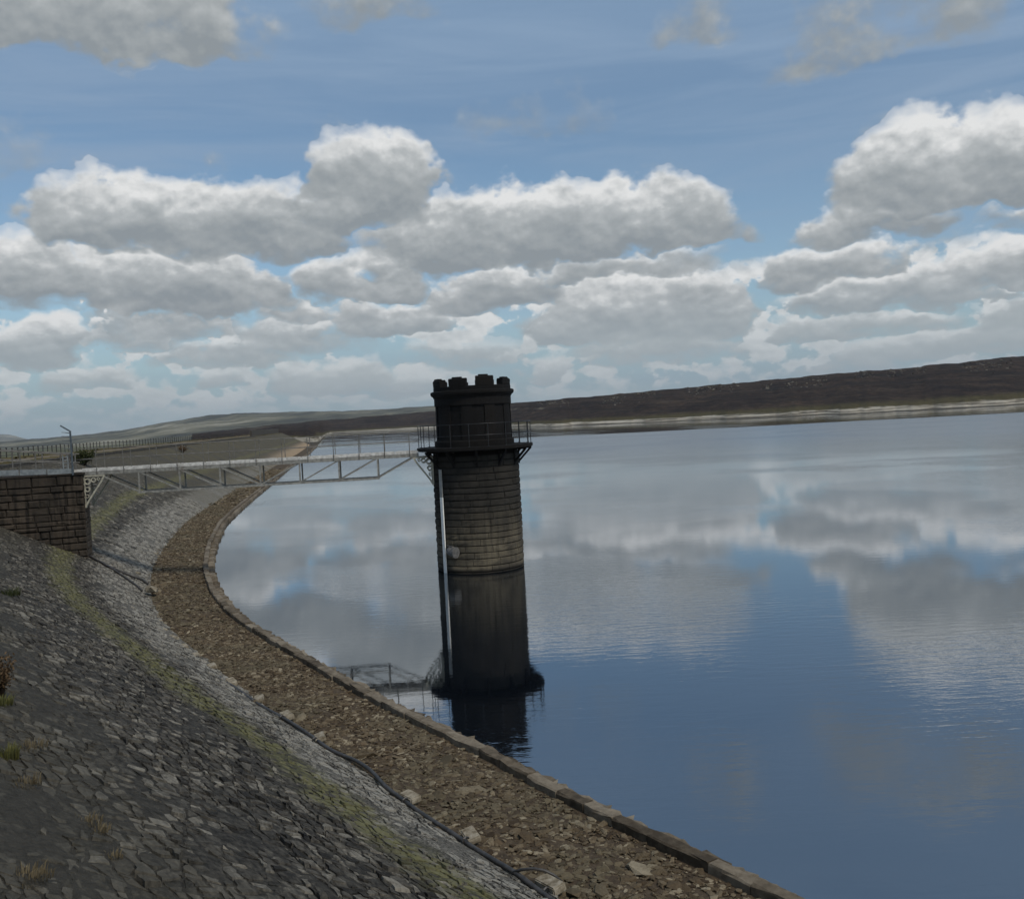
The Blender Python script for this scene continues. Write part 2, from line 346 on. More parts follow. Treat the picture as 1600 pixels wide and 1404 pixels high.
sc_ = t.ramp(t.noise(t.vmath('MULTIPLY', P, (0.02, 0.02, 0.9)), 1.0, 7, 0.7), [(0.38, (0.07, 0.06, 0.045)), (0.48, (0.24, 0.215, 0.17)), (0.57, (0.42, 0.385, 0.32))])
c = t.mix(sand, c, sc_)
c = t.mix(t.map(hgt, 0.022, 0.006), c, (0.07, 0.062, 0.05))
put(t, p, c, 0.95, t.bump(n2, 1.0, 1.2), spec=0.1); M['moor'] = m
m, t, p = mat('pale_boulders'); P = t.pos(); tone = t.attr('tone')
put(t, p, t.mix(tone, (0.035, 0.030, 0.024), (0.20, 0.18, 0.145)), 0.95, spec=0.1); M['boulder'] = m
m, t, p = mat('distant_fells'); P = t.pos()
n1 = t.noise(t.vmath('MULTIPLY', P, (0.0035, 0.0006, 0.02)), 1.0, 7, 0.62); n2 = t.noise(P, 0.006, 6, 0.6)
c = t.ramp(t.math('ADD', t.math('MULTIPLY', n1, 0.6), t.math('MULTIPLY', n2, 0.4)), [(0.40, (0.035, 0.036, 0.03)), (0.48, (0.085, 0.085, 0.062)), (0.54, (0.16, 0.15, 0.105)), (0.62, (0.30, 0.28, 0.22))])
put(t, p, c, 0.95, spec=0.1); M['fell'] = m
m, t, p = mat('valley_land'); P = t.pos()
c = t.ramp(t.noise(P, 0.004, 8, 0.65), [(0.35, (0.05, 0.055, 0.028)), (0.6, (0.12, 0.115, 0.062))])
put(t, p, c, 0.95, spec=0.1); M['land'] = m

# still water: a mirror with faint wind ripples in patches
m, t, p = mat('still_water'); P = t.pos(); _, wy_, _ = t.sep(P)[:3]
pv = t.vmath('MULTIPLY', P, (0.28, 1.0, 0))
rip = t.noise(pv, 3.2, 3, 0.5, 0.4)
rip2 = t.noise(t.vmath('MULTIPLY', P, (0.4, 1.0, 0)), 11.0, 2, 0.5)
lane = t.noise(t.vmath('MULTIPLY', P, (0.030, 0.040, 0)), 1.0, 3, 0.5)          # wind lanes
patch = t.map(lane, 0.46, 0.61, 0.09, 1.0)
hgt_ = t.math('MULTIPLY', t.math('ADD', rip, t.math('MULTIPLY', rip2, 0.3)), patch)
b1 = t.bump(hgt_, 0.55, 0.020)
wl = t.math('ADD', wy_, t.math('MULTIPLY_ADD', t.noise(t.vmath('MULTIPLY', P, (0.006, 0.02, 0)), 1.0, 3, 0.5), 60.0, -30.0))
ruf = t.math('MULTIPLY', t.map(wl, 75, 210), t.map(wl, 345, 325, 0.0, 1.0))   # breeze-ruffled band out in the middle
rg = t.math('ADD', t.math('MULTIPLY_ADD', ruf, 0.20, 0.026), t.math('MULTIPLY', patch, 0.03))
base = t.n.new('ShaderNodeBsdfPrincipled'); put(t, base, (0.004, 0.006, 0.009), rg, b1); base.inputs['IOR'].default_value = 1.40
glo = t.n.new('ShaderNodeBsdfGlossy'); glo.inputs['Color'].default_value = (0.86, 0.92, 0.98, 1); t._in(glo.inputs['Roughness'], rg); t._in(glo.inputs['Normal'], b1)
ms = t.n.new('ShaderNodeMixShader'); ms.inputs[0].default_value = 0.30; t.l.new(base.outputs[0], ms.inputs[1]); t.l.new(glo.outputs[0], ms.inputs[2])
t.l.new(ms.outputs[0], m.node_tree.nodes['Material Output'].inputs['Surface']); m.node_tree.nodes.remove(p)
M['water'] = m

def leafmat(name, c0, c1):
    m, t, p = mat(name); put(t, p, t.mix(t.attr('tone'), c0, c1), 0.8, spec=0.2); return m
M['green_leaf'] = leafmat('green_leaf', (0.014, 0.020, 0.007), (0.05, 0.058, 0.02))
M['olive_leaf'] = leafmat('olive_leaf', (0.045, 0.05, 0.016), (0.13, 0.125, 0.04))
M['dry_leaf'] = leafmat('dry_leaf', (0.06, 0.048, 0.028), (0.15, 0.122, 0.074))
M['brown_leaf'] = leafmat('brown_leaf', (0.035, 0.022, 0.012), (0.13, 0.085, 0.045))
m, t, p = mat('haze_air'); m.node_tree.nodes.clear()
pvn = m.node_tree.nodes.new('ShaderNodeVolumePrincipled'); pvn.inputs['Color'].default_value = (0.86, 0.92, 1.0, 1)
pvn.inputs['Density'].default_value = 5.5e-5; pvn.inputs['Anisotropy'].default_value = 0.2
mo = m.node_tree.nodes.new('ShaderNodeOutputMaterial'); m.node_tree.links.new(pvn.outputs[0], mo.inputs['Volume']); M['haze'] = m

# ------------------------------------------------------------------ object helpers
def tag(o, label=None, cat=None, group=None, kind=None):
    if label: o['label'] = label
    if cat: o['category'] = cat
    if group: o['group'] = group
    if kind: o['kind'] = kind
    return o
def make(name, verts, faces, material=None, parent=None, smooth=False, attrs=None, origin=None):
    me = bpy.data.meshes.new(name)
    v = np.asarray(verts, float)
    if origin is not None: v = v - np.asarray(origin)
    me.from_pydata(v.tolist(), [], faces if isinstance(faces, list) else faces.tolist())
    if material: me.materials.append(M[material])
    if attrs:
        for k, a in attrs.items():
            at = me.attributes.new(k, 'FLOAT', 'POINT'); at.data.foreach_set('value', np.asarray(a, np.float32))
    if smooth: me.polygons.foreach_set('use_smooth', [True] * len(me.polygons))
    me.update()
    o = bpy.data.objects.new(name, me); COL.objects.link(o)
    if origin is not None: o.location = tuple(origin)
    if parent: o.parent = parent
    return o
def empty(name, loc, **kw):
    o = bpy.data.objects.new(name, None); COL.objects.link(o); o.location = tuple(loc); o.empty_display_size = 0.3
    o['_o'] = 0; del o['_o']
    return tag(o, **kw)
def child(o, parent):
    o.parent = parent
    o.location = Vector(o.location) - Vector(parent.location) if parent.parent is None else Vector(o.location) - Vector(parent.location) - Vector(parent.parent.location)
    return o
class MB:
    """collects solids for one mesh"""
    def __init__(s): s.v = []; s.f = []
    def add(s, vs, fs):
        k = len(s.v); s.v += [tuple(map(float, q)) for q in vs]; s.f += [tuple(i + k for i in q) for q in fs]
    def bar(s, a, b, w, h, up=(0, 0, 1)):
        a = Vector(a); b = Vector(b); d = (b - a).normalized(); u = Vector(up)
        x = d.cross(u)
        if x.length < 1e-4: x = d.cross(Vector((1, 0, 0)))
        x.normalize(); y = x.cross(d).normalized()
        x *= w / 2; y *= h / 2
        s.add([a - x - y, a + x - y, a + x + y, a - x + y, b - x - y, b + x - y, b + x + y, b - x + y],
              [(0, 1, 2, 3), (7, 6, 5, 4), (0, 4, 5, 1), (1, 5, 6, 2), (2, 6, 7, 3), (3, 7, 4, 0)])
    def tube(s, pts, r, n=8):
        pts = [Vector(q) for q in pts]; k0 = len(s.v); rr = r if isinstance(r, (list, tuple)) else [r] * len(pts)
        for i, q in enumerate(pts):
            d = (pts[min(i + 1, len(pts) - 1)] - pts[max(i - 1, 0)]).normalized()
            x = d.cross(Vector((0, 0, 1)))
            if x.length < 1e-3: x = Vector((1, 0, 0))
            x.normalize(); y = d.cross(x)
            for j in range(n):
                a = 2 * math.pi * j / n
                s.v.append(tuple(q + x * math.cos(a) * rr[i] + y * math.sin(a) * rr[i]))
        for i in range(len(pts) - 1):
            for j in range(n):
                s.f.append((k0 + i * n + j, k0 + i * n + (j + 1) % n, k0 + (i + 1) * n + (j + 1) % n, k0 + (i + 1) * n + j))
        s.f.append(tuple(k0 + j for j in range(n))[::-1]); s.f.append(tuple(k0 + (len(pts) - 1) * n + j for j in range(n)))
    def lathe(s, c, prof, n=40, a0=0.0, a1=2 * math.pi):
        """prof: closed list of (r, z) turned about c"""
        k0 = len(s.v); full = abs(a1 - a0 - 2 * math.pi) < 1e-6; m = len(prof); cols = n if full else n + 1
        for i in range(cols):
            a = a0 + (a1 - a0) * i / n
            for (r, z) in prof: s.v.append((c[0] + r * math.cos(a), c[1] + r * math.sin(a), c[2] + z))
        for i in range(n):
            i2 = (i + 1) % cols
            for j in range(m):
                j2 = (j + 1) % m
                s.f.append((k0 + i * m + j, k0 + i2 * m + j, k0 + i2 * m + j2, k0 + i * m + j2))
        if not full:
            s.f.append(tuple(k0 + j for j in range(m))); s.f.append(tuple(k0 + n * m + j for j in range(m))[::-1])
    def build(s, name, material, parent=None, smooth=False, tone=None):
        v = np.array(s.v); o = v.mean(0)
        ob = make(name, v, s.f, material, None, smooth, {'tone': np.full(len(v), tone)} if tone is not None else None, o)
        me = ob.data; bm = bmesh.new(); bm.from_mesh(me); bmesh.ops.recalc_face_normals(bm, faces=bm.faces); bm.to_mesh(me); bm.free()
        if parent: child(ob, parent)
        return ob

# ------------------------------------------------------------------ dam line (water's edge), measured from the photograph
EDGE = [(1208, 1400), (1081, 1344), (983, 1298), (859, 1234), (794, 1196), (709, 1154), (597, 1101), (521, 1056), (430, 1003), (400, 985),
        (379, 970), (349, 938), (339, 916), (332, 897), (334, 865), (340, 846), (352, 820), (372, 800), (394, 781), (422, 758), (465, 722), (482, 711), (497, 696)]
pe = np.array([on_z(*q)[:2] for q in EDGE])
d0 = (pe[4] - pe[0]) / np.linalg.norm(pe[4] - pe[0])
pe = np.vstack([pe[0] - d0 * 34, pe[0] - d0 * 17, pe])
sl = np.r_[0, np.cumsum(np.linalg.norm(np.diff(pe, axis=0), axis=1))]
US = np.arange(0, sl[-1], 0.25)
PU = np.stack([np.interp(US, sl, pe[:, k]) for k in (0, 1)], 1)
kw_ = np.hanning(41); kw_ /= kw_.sum()
PUp = np.pad(PU, ((20, 20), (0, 0)), mode='reflect', reflect_type='odd')
PU = np.stack([np.convolve(PUp[:, k], kw_, 'valid') for k in (0, 1)], 1)
TG = np.gradient(PU, axis=0); TG /= np.linalg.norm(TG, axis=1)[:, None]
kw2 = np.hanning(81); kw2 /= kw2.sum()
TGp = np.pad(TG, ((40, 40), (0, 0)), mode='edge')
TG = np.stack([np.convolve(TGp[:, k], kw2, 'valid') for k in (0, 1)], 1); TG /= np.linalg.norm(TG, axis=1)[:, None]
U0 = 34.0                            # arc length at the bottom edge of the picture
def path(u):
    p = np.stack([np.interp(u, US, PU[:, k]) for k in (0, 1)], -1)
    g = np.stack([np.interp(u, US, TG[:, k]) for k in (0, 1)], -1)
    return p, g
TOE, ZTOE, SL = 3.15, 0.5, 0.5
CREST = TOE + 11.2
def prof(D):
    return np.interp(D, [-3, 0, 0.5, TOE, CREST, CREST + 0.01, CREST + 8, CREST + 9, CREST + 36],
                     [-1.6, 0.05, 0.28, ZTOE, ZTOE + SL * (CREST - TOE), 6.12, 6.25, 6.1, -6])
def uD(u, D, dz=0.0):
    u = np.asarray(u, float); D = np.asarray(D, float); u, D = np.broadcast_arrays(u, D)
    p, g = path(u); n = np.stack([-g[..., 1], g[..., 0]], -1)
    xy = p + n * D[..., None]
    return np.concatenate([xy, (prof(D) + dz)[..., None]], -1)
def moss_D(depth): return np.interp(depth, [10, 18, 23, 32, 41, 60, 80], [4.9, 5.0, 5.3, 6.1, 6.8, 7.1, 7.8])
def slope_attrs(v, D, tone, u):
    depth = v[:, 1]
    return {'dist': D, 'tone': tone, 'band': D - moss_D(depth), 'far': depth, 'along': u}

# ---- embankment sheets
def sheet(name, u, D, material, dz=0.0, attrs=True, wob=0.0):
    uu, dd = np.meshgrid(u, D, indexing='ij'); v = uD(uu, dd, dz).reshape(-1, 3)
    if wob: v[:, 2] += rng.normal(0, wob, len(v))
    a, b = len(u), len(D); i = np.arange(a - 1)[:, None] * b + np.arange(b - 1)[None]
    f = np.stack([i, i + 1, i + b + 1, i + b], -1).reshape(-1, 4)
    at = slope_attrs(v, dd.ravel(), np.full(len(v), 0.45), uu.ravel()) if attrs else None
    return make(name, v, f, material, None, True, at)
u_all = np.r_[np.arange(0, 120, 0.5), np.arange(120, US[-1], 3.0)]
bank = tag(sheet('dam_embankment', u_all, np.r_[np.linspace(TOE - 0.05, CREST, 60)], 'bank', -0.012, True, 0.012),
           'dark grey stone pitched dam embankment sloping down to the apron', kind='structure')
apron = tag(sheet('apron', u_all, np.linspace(-0.35, TOE + 0.25, 24), 'mud', -0.042, False, 0.014),
            'brown rubble strewn apron between embankment and water kerb', kind='structure')
verge = tag(sheet('crest_verge', u_all, np.r_[CREST - 0.05, CREST + 0.4, CREST + 1.2, CREST + 2.2], 'verge', 0.05, False, 0.05), 'brown grass verge along the dam crest', kind='structure')
track = tag(sheet('crest_track', u_all, np.r_[CREST + 2.1, CREST + 3.5, CREST + 5.1], 'track', 0.03, False), 'pale gravel track along the dam crest', kind='structure')
back = tag(sheet('crest_bank', u_all, np.r_[np.linspace(CREST + 5.0, CREST + 9, 7), np.linspace(CREST + 10, CREST + 36, 8)], 'verge', 0.06, False, 0.06), 'rough brown grass bank behind the dam crest', kind='structure')

# ---- pitching stones on the slope, as courses of uneven blocks
def joint_D(D0, h, row, u):
    """wavy bed joint shared by the stones above and below it"""
    return D0 + h * (0.26 * np.sin(u * 4.1 + row * 2.3) + 0.20 * np.sin(u * 9.7 + row * 5.1) + 0.16 * np.sin(u * 1.3 + row * 0.7) + 0.12 * np.sin(u * 23.0 + row * 9.7))
def stone_cells(u0, u1, d0, d1, rowh, wmin, wmax):
    out = []; D = d0; row = random.randint(0, 500)
    while D < d1:
        h = rowh * random.uniform(0.7, 1.35); u = u0 + random.uniform(0, wmin); sl0 = random.uniform(-0.3, 0.3) * h
        while u < u1:
            w = min(wmax, max(wmin, wmin * math.exp(random.gauss(0.45, 0.42)))); sl1 = random.uniform(-0.45, 0.45) * h
            out.append((u, D, w, h, row, rowh, sl0, sl1)); u += w; sl0 = sl1
        D += h; row += 1
    return out
STONE_F = [tuple((i, (i + 1) % 8, 8 + (i + 1) % 8, 8 + i)) for i in range(8)] + [(8 + i, 8 + (i + 1) % 8, 16) for i in range(8)]
def stone_geo(u, D, w, h, row, rowh, sl0, sl1):
    f = np.array([0, 0.33, 0.67, 1.0])
    ub = u + sl0 + (w + sl1 - sl0) * f; ut = (u - sl0 + (w - sl1 + sl0) * f)[::-1]
    uu = np.r_[ub, ut]; dd = np.r_[joint_D(D, rowh, row, ub), joint_D(D + h, rowh, row + 1, ut)]
    cu, cd = uu.mean(), dd.mean(); g = random.uniform(0.004, 0.014)
    ru, rd = uu - cu, dd - cd
    base_u, base_d = ru * (1 - g / max(w / 2, 0.05)), rd * (1 - g / max(h / 2, 0.04))
    ins = 0.86 + rng.uniform(-0.10, 0.08, 8)
    top_u, top_d = base_u * ins, base_d * ins
    hgt = random.uniform(-0.006, 0.020) + (0.035 if random.random() < 0.04 else 0); tu, td = rng.normal(0, 0.04), rng.normal(0, 0.05)
    hgt -= 0.020 * max(0.0, 0.15 + math.sin(cu * 0.9 + 1.3 * math.sin(cd * 1.1)) * math.sin(cd * 1.7 + cu * 0.37) + 0.55 * (cd > 8.3)) 
    zt = hgt + top_u * tu + top_d * td + rng.normal(0, 0.007, 8)
    zz = np.r_[np.full(8, -0.07), zt, hgt + rng.normal(0.008, 0.010)]
    return np.r_[base_u, top_u, rng.normal(0, w * 0.12)] + cu, np.r_[base_d, top_d, rng.normal(0, h * 0.1)] + cd, zz
def build_stones():
    cells = stone_cells(22, 74, TOE - 0.05, 10.9, 0.145, 0.15, 0.42) + stone_cells(74, 118, TOE - 0.05, CREST, 0.26, 0.32, 0.75)
    cells += stone_cells(22, 74, 10.9, CREST, 0.22, 0.22, 0.6)
    cu = np.array([c[0] + c[2] / 2 for c in cells]); cd = np.array([c[1] + c[3] / 2 for c in cells])
    ctr = uD(cu, cd); px, py, dep = project(ctr)
    seen = (dep > 1) & (px > -10) & (px < 1610) & (py < 1414) & (py > 600)
    size = np.where(seen, np.sqrt([c[2] * c[3] for c in cells]) / np.maximum(dep, 1), 0)
    near = (dep > 1) & (px > -500) & (px < 2100) & (py < 2000)
    order = set(np.argsort(-size)[:300].tolist())
    V, Ft, Dn, Tn, Un, k = [], [], [], [], [], 0
    for i, c in enumerate(cells):
        if not near[i]: continue
        if random.random() < 0.015 and i not in order: continue
        uu, dd, zz = stone_geo(*c); v = uD(uu, dd, zz); tone = min(1, max(0, random.gauss(0.5, 0.22)))
        if i in order:
            make('pitching_stone', v, STONE_F, 'pitching', bank, False, slope_attrs(v, dd, np.full(17, tone), uu), v.mean(0))
        else:
            V.append(v); Ft.append(np.array([q if len(q) == 4 else (*q, -1) for q in STONE_F]) ); Dn.append(dd); Tn.append(np.full(17, tone)); Un.append(uu)
    V = np.vstack(V); n = len(V) // 17
    fl = []
    for i in range(n):
        fl += [tuple(x + i * 17 for x in q) for q in STONE_F]
    o = make('pitching_stones', V, fl, 'pitching', bank, False, slope_attrs(V, np.concatenate(Dn), np.concatenate(Tn), np.concatenate(Un)))
    tag(o, kind='stuff')
build_stones()

# ---- rubble on the apron
def ico(sub=1):
    bm = bmesh.new(); bmesh.ops.create_icosphere(bm, subdivisions=sub, radius=1.0)
    v = np.array([x.co[:] for x in bm.verts]); f = [tuple(q.index for q in p.verts) for p in bm.faces]; bm.free(); return v, f
ICV, ICF = ico(1)
def rock_verts(sx, sy, sz):
    v = ICV * (1 + rng.normal(0, 0.17, (len(ICV), 1)))
    v = np.sign(v) * np.abs(v) ** 0.75
    a = random.uniform(0, 6.28); ca, sa = math.cos(a), math.sin(a)
    v = v * [sx, sy, sz]
    tx, ty = rng.normal(0, 0.18, 2); v[:, 2] += v[:, 0] * tx + v[:, 1] * ty
    return v @ np.array([[ca, sa, 0], [-sa, ca, 0], [0, 0, 1]])
def build_rubble():
    items = []
    for (ua, ub, n, smin, smax) in ((28, 60, 17000, 0.020, 0.095), (60, 120, 11000, 0.04, 0.12), (120, 200, 1500, 0.14, 0.3)):
        us = rng.uniform(ua, ub, n); ds = rng.uniform(0.52, TOE + 0.05, n) + np.abs(rng.normal(0, 0.09, n))
        ss = smin + (smax - smin) * rng.random(n) ** 3.2
        items += list(zip(us, ds, ss))
    for (x, y, s) in ((730, 1223, 0.26), (580, 1180, 0.2), (820, 1300, 0.24), (1050, 1370, 0.17), (950, 1395, 0.2), (690, 1180, 0.2), (1000, 1345, 0.24), (470, 1120, 0.2), (880, 1370, 0.17), (900, 1395, 0.19), (240, 925, 0.3), (253, 912, 0.26), (262, 908, 0.22)):
        p = on_z(x, y, 0.45); j = np.argmin(((PU - p[:2]) ** 2).sum(1)); items.append((US[j], np.linalg.norm(PU[j] - p[:2]), s))
    it = np.array(items); ctr = uD(it[:, 0], it[:, 1], -0.03); px, py, dep = project(ctr)
    seen = (dep > 1) & (px > -10) & (px < 1610) & (py < 1414)
    keep = (dep > 1) & (px < 2200) & (px > -300) & (py < 1900)
    size = np.where(seen, it[:, 2] / np.maximum(dep, 1), 0); order = set(np.argsort(-size)[:300].tolist())
    V, fl, T, k = [], [], [], 0
    for i in range(len(it)):
        if not keep[i]: continue
        s = it[i, 2]; v = rock_verts(s * random.uniform(0.8, 1.7), s * random.uniform(0.55, 1.0), s * random.uniform(0.18, 0.42)) + ctr[i]
        tone = min(1, max(0, random.gauss(0.5, 0.25)))
        if i in order: make('rubble_stone', v, ICF, 'rubble', apron, False, {'tone': np.full(len(v), tone)}, ctr[i])
        else:
            V.append(v); T.append(np.full(len(v), tone)); fl += [tuple(x + k for x in q) for q in ICF]; k += len(v)
    tag(make('rubble_stones', np.vstack(V), fl, 'rubble', apron, False, {'tone': np.concatenate(T)}), kind='stuff')
build_rubble()

# ---- kerb of coping stones at the water's edge
kerb = empty('kerb', (*path(40.0)[0], 0.0), label='weathered brown stone kerb edging the apron beside the water', cat='kerb')
def kerb_block(u0, u1, d0, d1, z0, z1, jit):
    us = np.linspace(u0, u1, 4); V = []
    for u in us:
        for (d, z, c) in ((d0, z0, 0), (d0, z1 - 0.03, 0), (d0 + 0.03, z1, 1), (d1 - 0.03, z1, 1), (d1, z1 - 0.03, 0), (d1, z0, 0)):
            q = uD(u, d + rng.normal(0, jit)); q[2] = z + (rng.normal(0, jit * 0.5) if z > 0 else 0); V.append(q)
    f = []
    for i in range(3):
        for j in range(6): f.append((i * 6 + j, i * 6 + (j + 1) % 6, (i + 1) * 6 + (j + 1) % 6, (i + 1) * 6 + j))
    f += [tuple(range(6)), tuple(range(18, 24))[::-1]]
    return np.array(V), f
far_v, far_f, ft = [], [], []
for (dd0, dd1, ztop, ln, jit, nm) in ((0.24, 0.50, 0.40, 1.05, 0.02, 'coping_stone'), (-0.06, 0.27, 0.22, 0.6, 0.045, 'ledge_stone')):
    u = 26.0
    while u < US[-1] - 8:
        L = ln * random.uniform(0.7, 1.35) * (1 if u < 95 else 4)
        dz = rng.normal(0, 0.012); v, f = kerb_block(u + 0.008, u + L - 0.008, dd0, dd1, -0.6, ztop + dz, jit)
        tone = min(1, max(0, random.gauss(0.5, 0.22)))
        if u < 90:
            o = make(nm, v, f, 'kerb', None, False, {'tone': np.full(len(v), tone)}, v.mean(0)); child(o, kerb)
        else:
            k = sum(len(x) for x in far_v); far_v.append(v); far_f += [tuple(q + k for q in x) for x in f]; ft.append(np.full(len(v), tone))
        u += L
o = make('kerb_stones', np.vstack(far_v), far_f, 'kerb', None, False, {'tone': np.concatenate(ft)}, np.array(kerb.location)); child(o, kerb); tag(o, kind='stuff')

# ------------------------------------------------------------------ water, valley land, hills
ed = uD(np.r_[np.arange(0, 150, 1.0), np.arange(150, US[-1], 5.0)], 0.35); ed[:, 2] = 0
shore_tail = [on_z(503, 688)[:2], on_z(510, 680)[:2], on_z(500, 676)[:2] * 1.15]
wv_ = np.vstack([ed, [[*q, 0] for q in shore_tail], [[-500, 1900, 0], [1800, 1900, 0], [1800, -60, 0], [40, -60, 0]]])
bm = bmesh.new(); vs = [bm.verts.new(q) for q in wv_]; fc = bm.faces.new(vs); bmesh.ops.triangulate(bm, faces=[fc]); bmesh.ops.recalc_face_normals(bm, faces=bm.faces)
me = bpy.data.meshes.new('water'); bm.to_mesh(me); bm.free(); me.materials.append(M['water'])
if sum(pp.normal.z for pp in me.polygons) < 0: me.flip_normals()
water = bpy.data.objects.new('water', me); COL.objects.link(water); tag(water, 'still reservoir water mirroring clouds and tower', kind='structure')
ang = np.linspace(0, 2 * math.pi, 97)[:-1]
lv = np.vstack([[[0, 0, -6.5]]] + [np.stack([r * np.cos(ang), r * np.sin(ang), np.full(96, -6.5)], 1) for r in (300, 1500, 6000, 15000)])
lf = [(0, 1 + i, 1 + (i + 1) % 96) for i in range(96)] + [(1 + k * 96 + i, 1 + (k + 1) * 96 + i, 1 + (k + 1) * 96 + (i + 1) % 96, 1 + k * 96 + (i + 1) % 96) for k in range(3) for i in range(96)]
tag(make('ground', lv, lf, 'land'), 'dull green valley land reaching the horizon', kind='structure')

def fnoise(x, seed, n=6, base=1.0):
    r = np.random.default_rng(seed); out = np.zeros_like(x); a = 1.0; f = base
    for _ in range(n):
        ph = r.uniform(0, 6.28, 3); out += a * (np.sin(x * f + ph[0]) + 0.6 * np.sin(x * f * 1.7 + ph[1]) + 0.4 * np.sin(x * f * 2.9 + ph[2])); a *= 0.5; f *= 2.1
    return out
def hor(x): return 655 - (x - 740) * math.tan(ROLL)
def az_of(x):
    d = ray(x, hor(x)); return math.atan2(d[0], d[1])
# moor: per picture column, the distance of its shore and of its skyline, and the skyline's height over the horizon in pixels
MOOR = [(300, 420, 1500, 0), (369, 425, 1500, 4), (440, 428, 1500, 8), (490, 430, 1500, 10), (499, 490, 1500, 10.5), (508, 820, 1500, 11), (516, 1050, 1500, 11), (600, 1080, 1550, 13.5),
        (672, 1060, 1500, 15.5), (740, 900, 1350, 19), (800, 760, 1150, 22), (860, 640, 1000, 24), (1000, 600, 950, 29), (1100, 570, 930, 33.5), (1200, 545, 920, 37.5), (1300, 525, 910, 42),
        (1400, 510, 900, 44.5), (1440, 510, 900, 45.5), (1446, 510, 900, 47.5), (1500, 520, 900, 49.5), (1600, 540, 910, 55), (1750, 520, 880, 60), (2000, 430, 800, 62), (2400, 330, 700, 60), (3200, 250, 600, 55)]
ma = np.array([az_of(q[0]) for q in MOOR]); mt_ = np.array(MOOR, float)
A = np.linspace(ma[0], ma[-1], 620); shore = np.interp(A, ma, mt_[:, 1]); ridge = np.interp(A, ma, mt_[:, 2]); elev = np.interp(A, ma, mt_[:, 3]) + fnoise(A * 120, 3, 4, 1.0) * 0.35
shore = shore + fnoise(A * 60, 8, 4) * 9
T = np.r_[-0.10, -0.03, 0, 0.02, 0.04, 0.07, 0.11, 0.15, np.linspace(0.2, 1.0, 34), 1.1, 1.3, 1.7]
TT, AA = np.meshgrid(T, A, indexing='xy')
dist = (shore[:, None] + (ridge - shore)[:, None] * TT) / np.cos(AA)
hr = (EYE + elev * ridge / FPX)[:, None]
land_side = np.interp(A, [az_of(480), az_of(505)], [1.0, 0.0])[:, None]
shape = np.interp(TT, [-0.1, 0, 0.05, 0.12, 0.3, 0.6, 0.85, 1.0, 1.2, 1.7], [-0.10, 0.0, 0.07, 0.14, 0.30, 0.60, 0.88, 1.0, 0.97, 0.6])
land2 = np.interp(A, [az_of(415), az_of(470)], [1.0, 0.0])[:, None]
Z = hr * shape + land_side * np.interp(TT, [-0.1, -0.03, 0, 0.02, 0.06, 0.4, 1], [-3, -1.6, 0.3, 2.2, 4.6, 3, 0]) + land2 * np.interp(TT, [-0.1, -0.03, 0, 0.02, 0.06, 0.2], [-3, 7.2, 5.6, 3.6, 1.2, 0])
bumpy = (fnoise(AA * 90 + TT * 3, 21, 5) * 0.35 + fnoise(TT * 40 + AA * 25, 22, 4) * 0.35) * np.interp(TT, [0, 0.15, 0.5, 0.9, 1, 1.2], [0, 0.1, 1, 0.8, 0.25, 0.3])
Z = Z + bumpy
mv = np.stack([dist * np.sin(AA), dist * np.cos(AA), Z], -1).reshape(-1, 3)
b = len(T); i = np.arange(len(A) - 1)[:, None] * b + np.arange(b - 1)[None]
mf = np.stack([i, i + b, i + b + 1, i + 1], -1).reshape(-1, 4)
moor = tag(make('moorland_hill', mv, mf, 'moor', None, True, {'hgt': np.maximum(shape, np.maximum(land_side * np.interp(TT, [0, 0.02, 0.05], [0.0, 0.05, 0.34]), land2 * 0.34)).ravel()}), 'dark heather moor above a pale sandy reservoir shore', kind='structure')
# weathered boulders of the edge
V, fl, Tn, k = [], [], [], 0
for _ in range(1000):
    a = random.uniform(az_of(840), az_of(1750)); tt = min(0.985, max(0.3, random.gauss(0.83, 0.08) - 0.10 * (fnoise(np.array([a * 30]), 5, 2)[0] > 0.4)))
    if fnoise(np.array([a * 70]), 9, 3)[0] < -0.2: continue
    sd_ = np.interp(a, A, shore); rd = np.interp(a, A, ridge); r = (sd_ + (rd - sd_) * tt) / math.cos(a)
    ia = np.argmin(np.abs(A - a)); it = np.argmin(np.abs(T - tt)); z = np.interp(tt, T, Z[ia])
    s = random.uniform(0.3, 0.85) * (1.5 if random.random() < 0.08 else 1)
    v = rock_verts(s * 1.6, s, s * 0.75) + [r * math.sin(a), r * math.cos(a), z + s * 0.25]
    V.append(v); fl += [tuple(x + k for x in q) for q in ICF]; k += len(v); Tn.append(np.full(len(v), random.random() ** 1.5))
tag(make('boulders', np.vstack(V), fl, 'boulder', None, False, {'tone': np.concatenate(Tn)}), 'pale weathered boulders scattered below the moor skyline', kind='stuff')

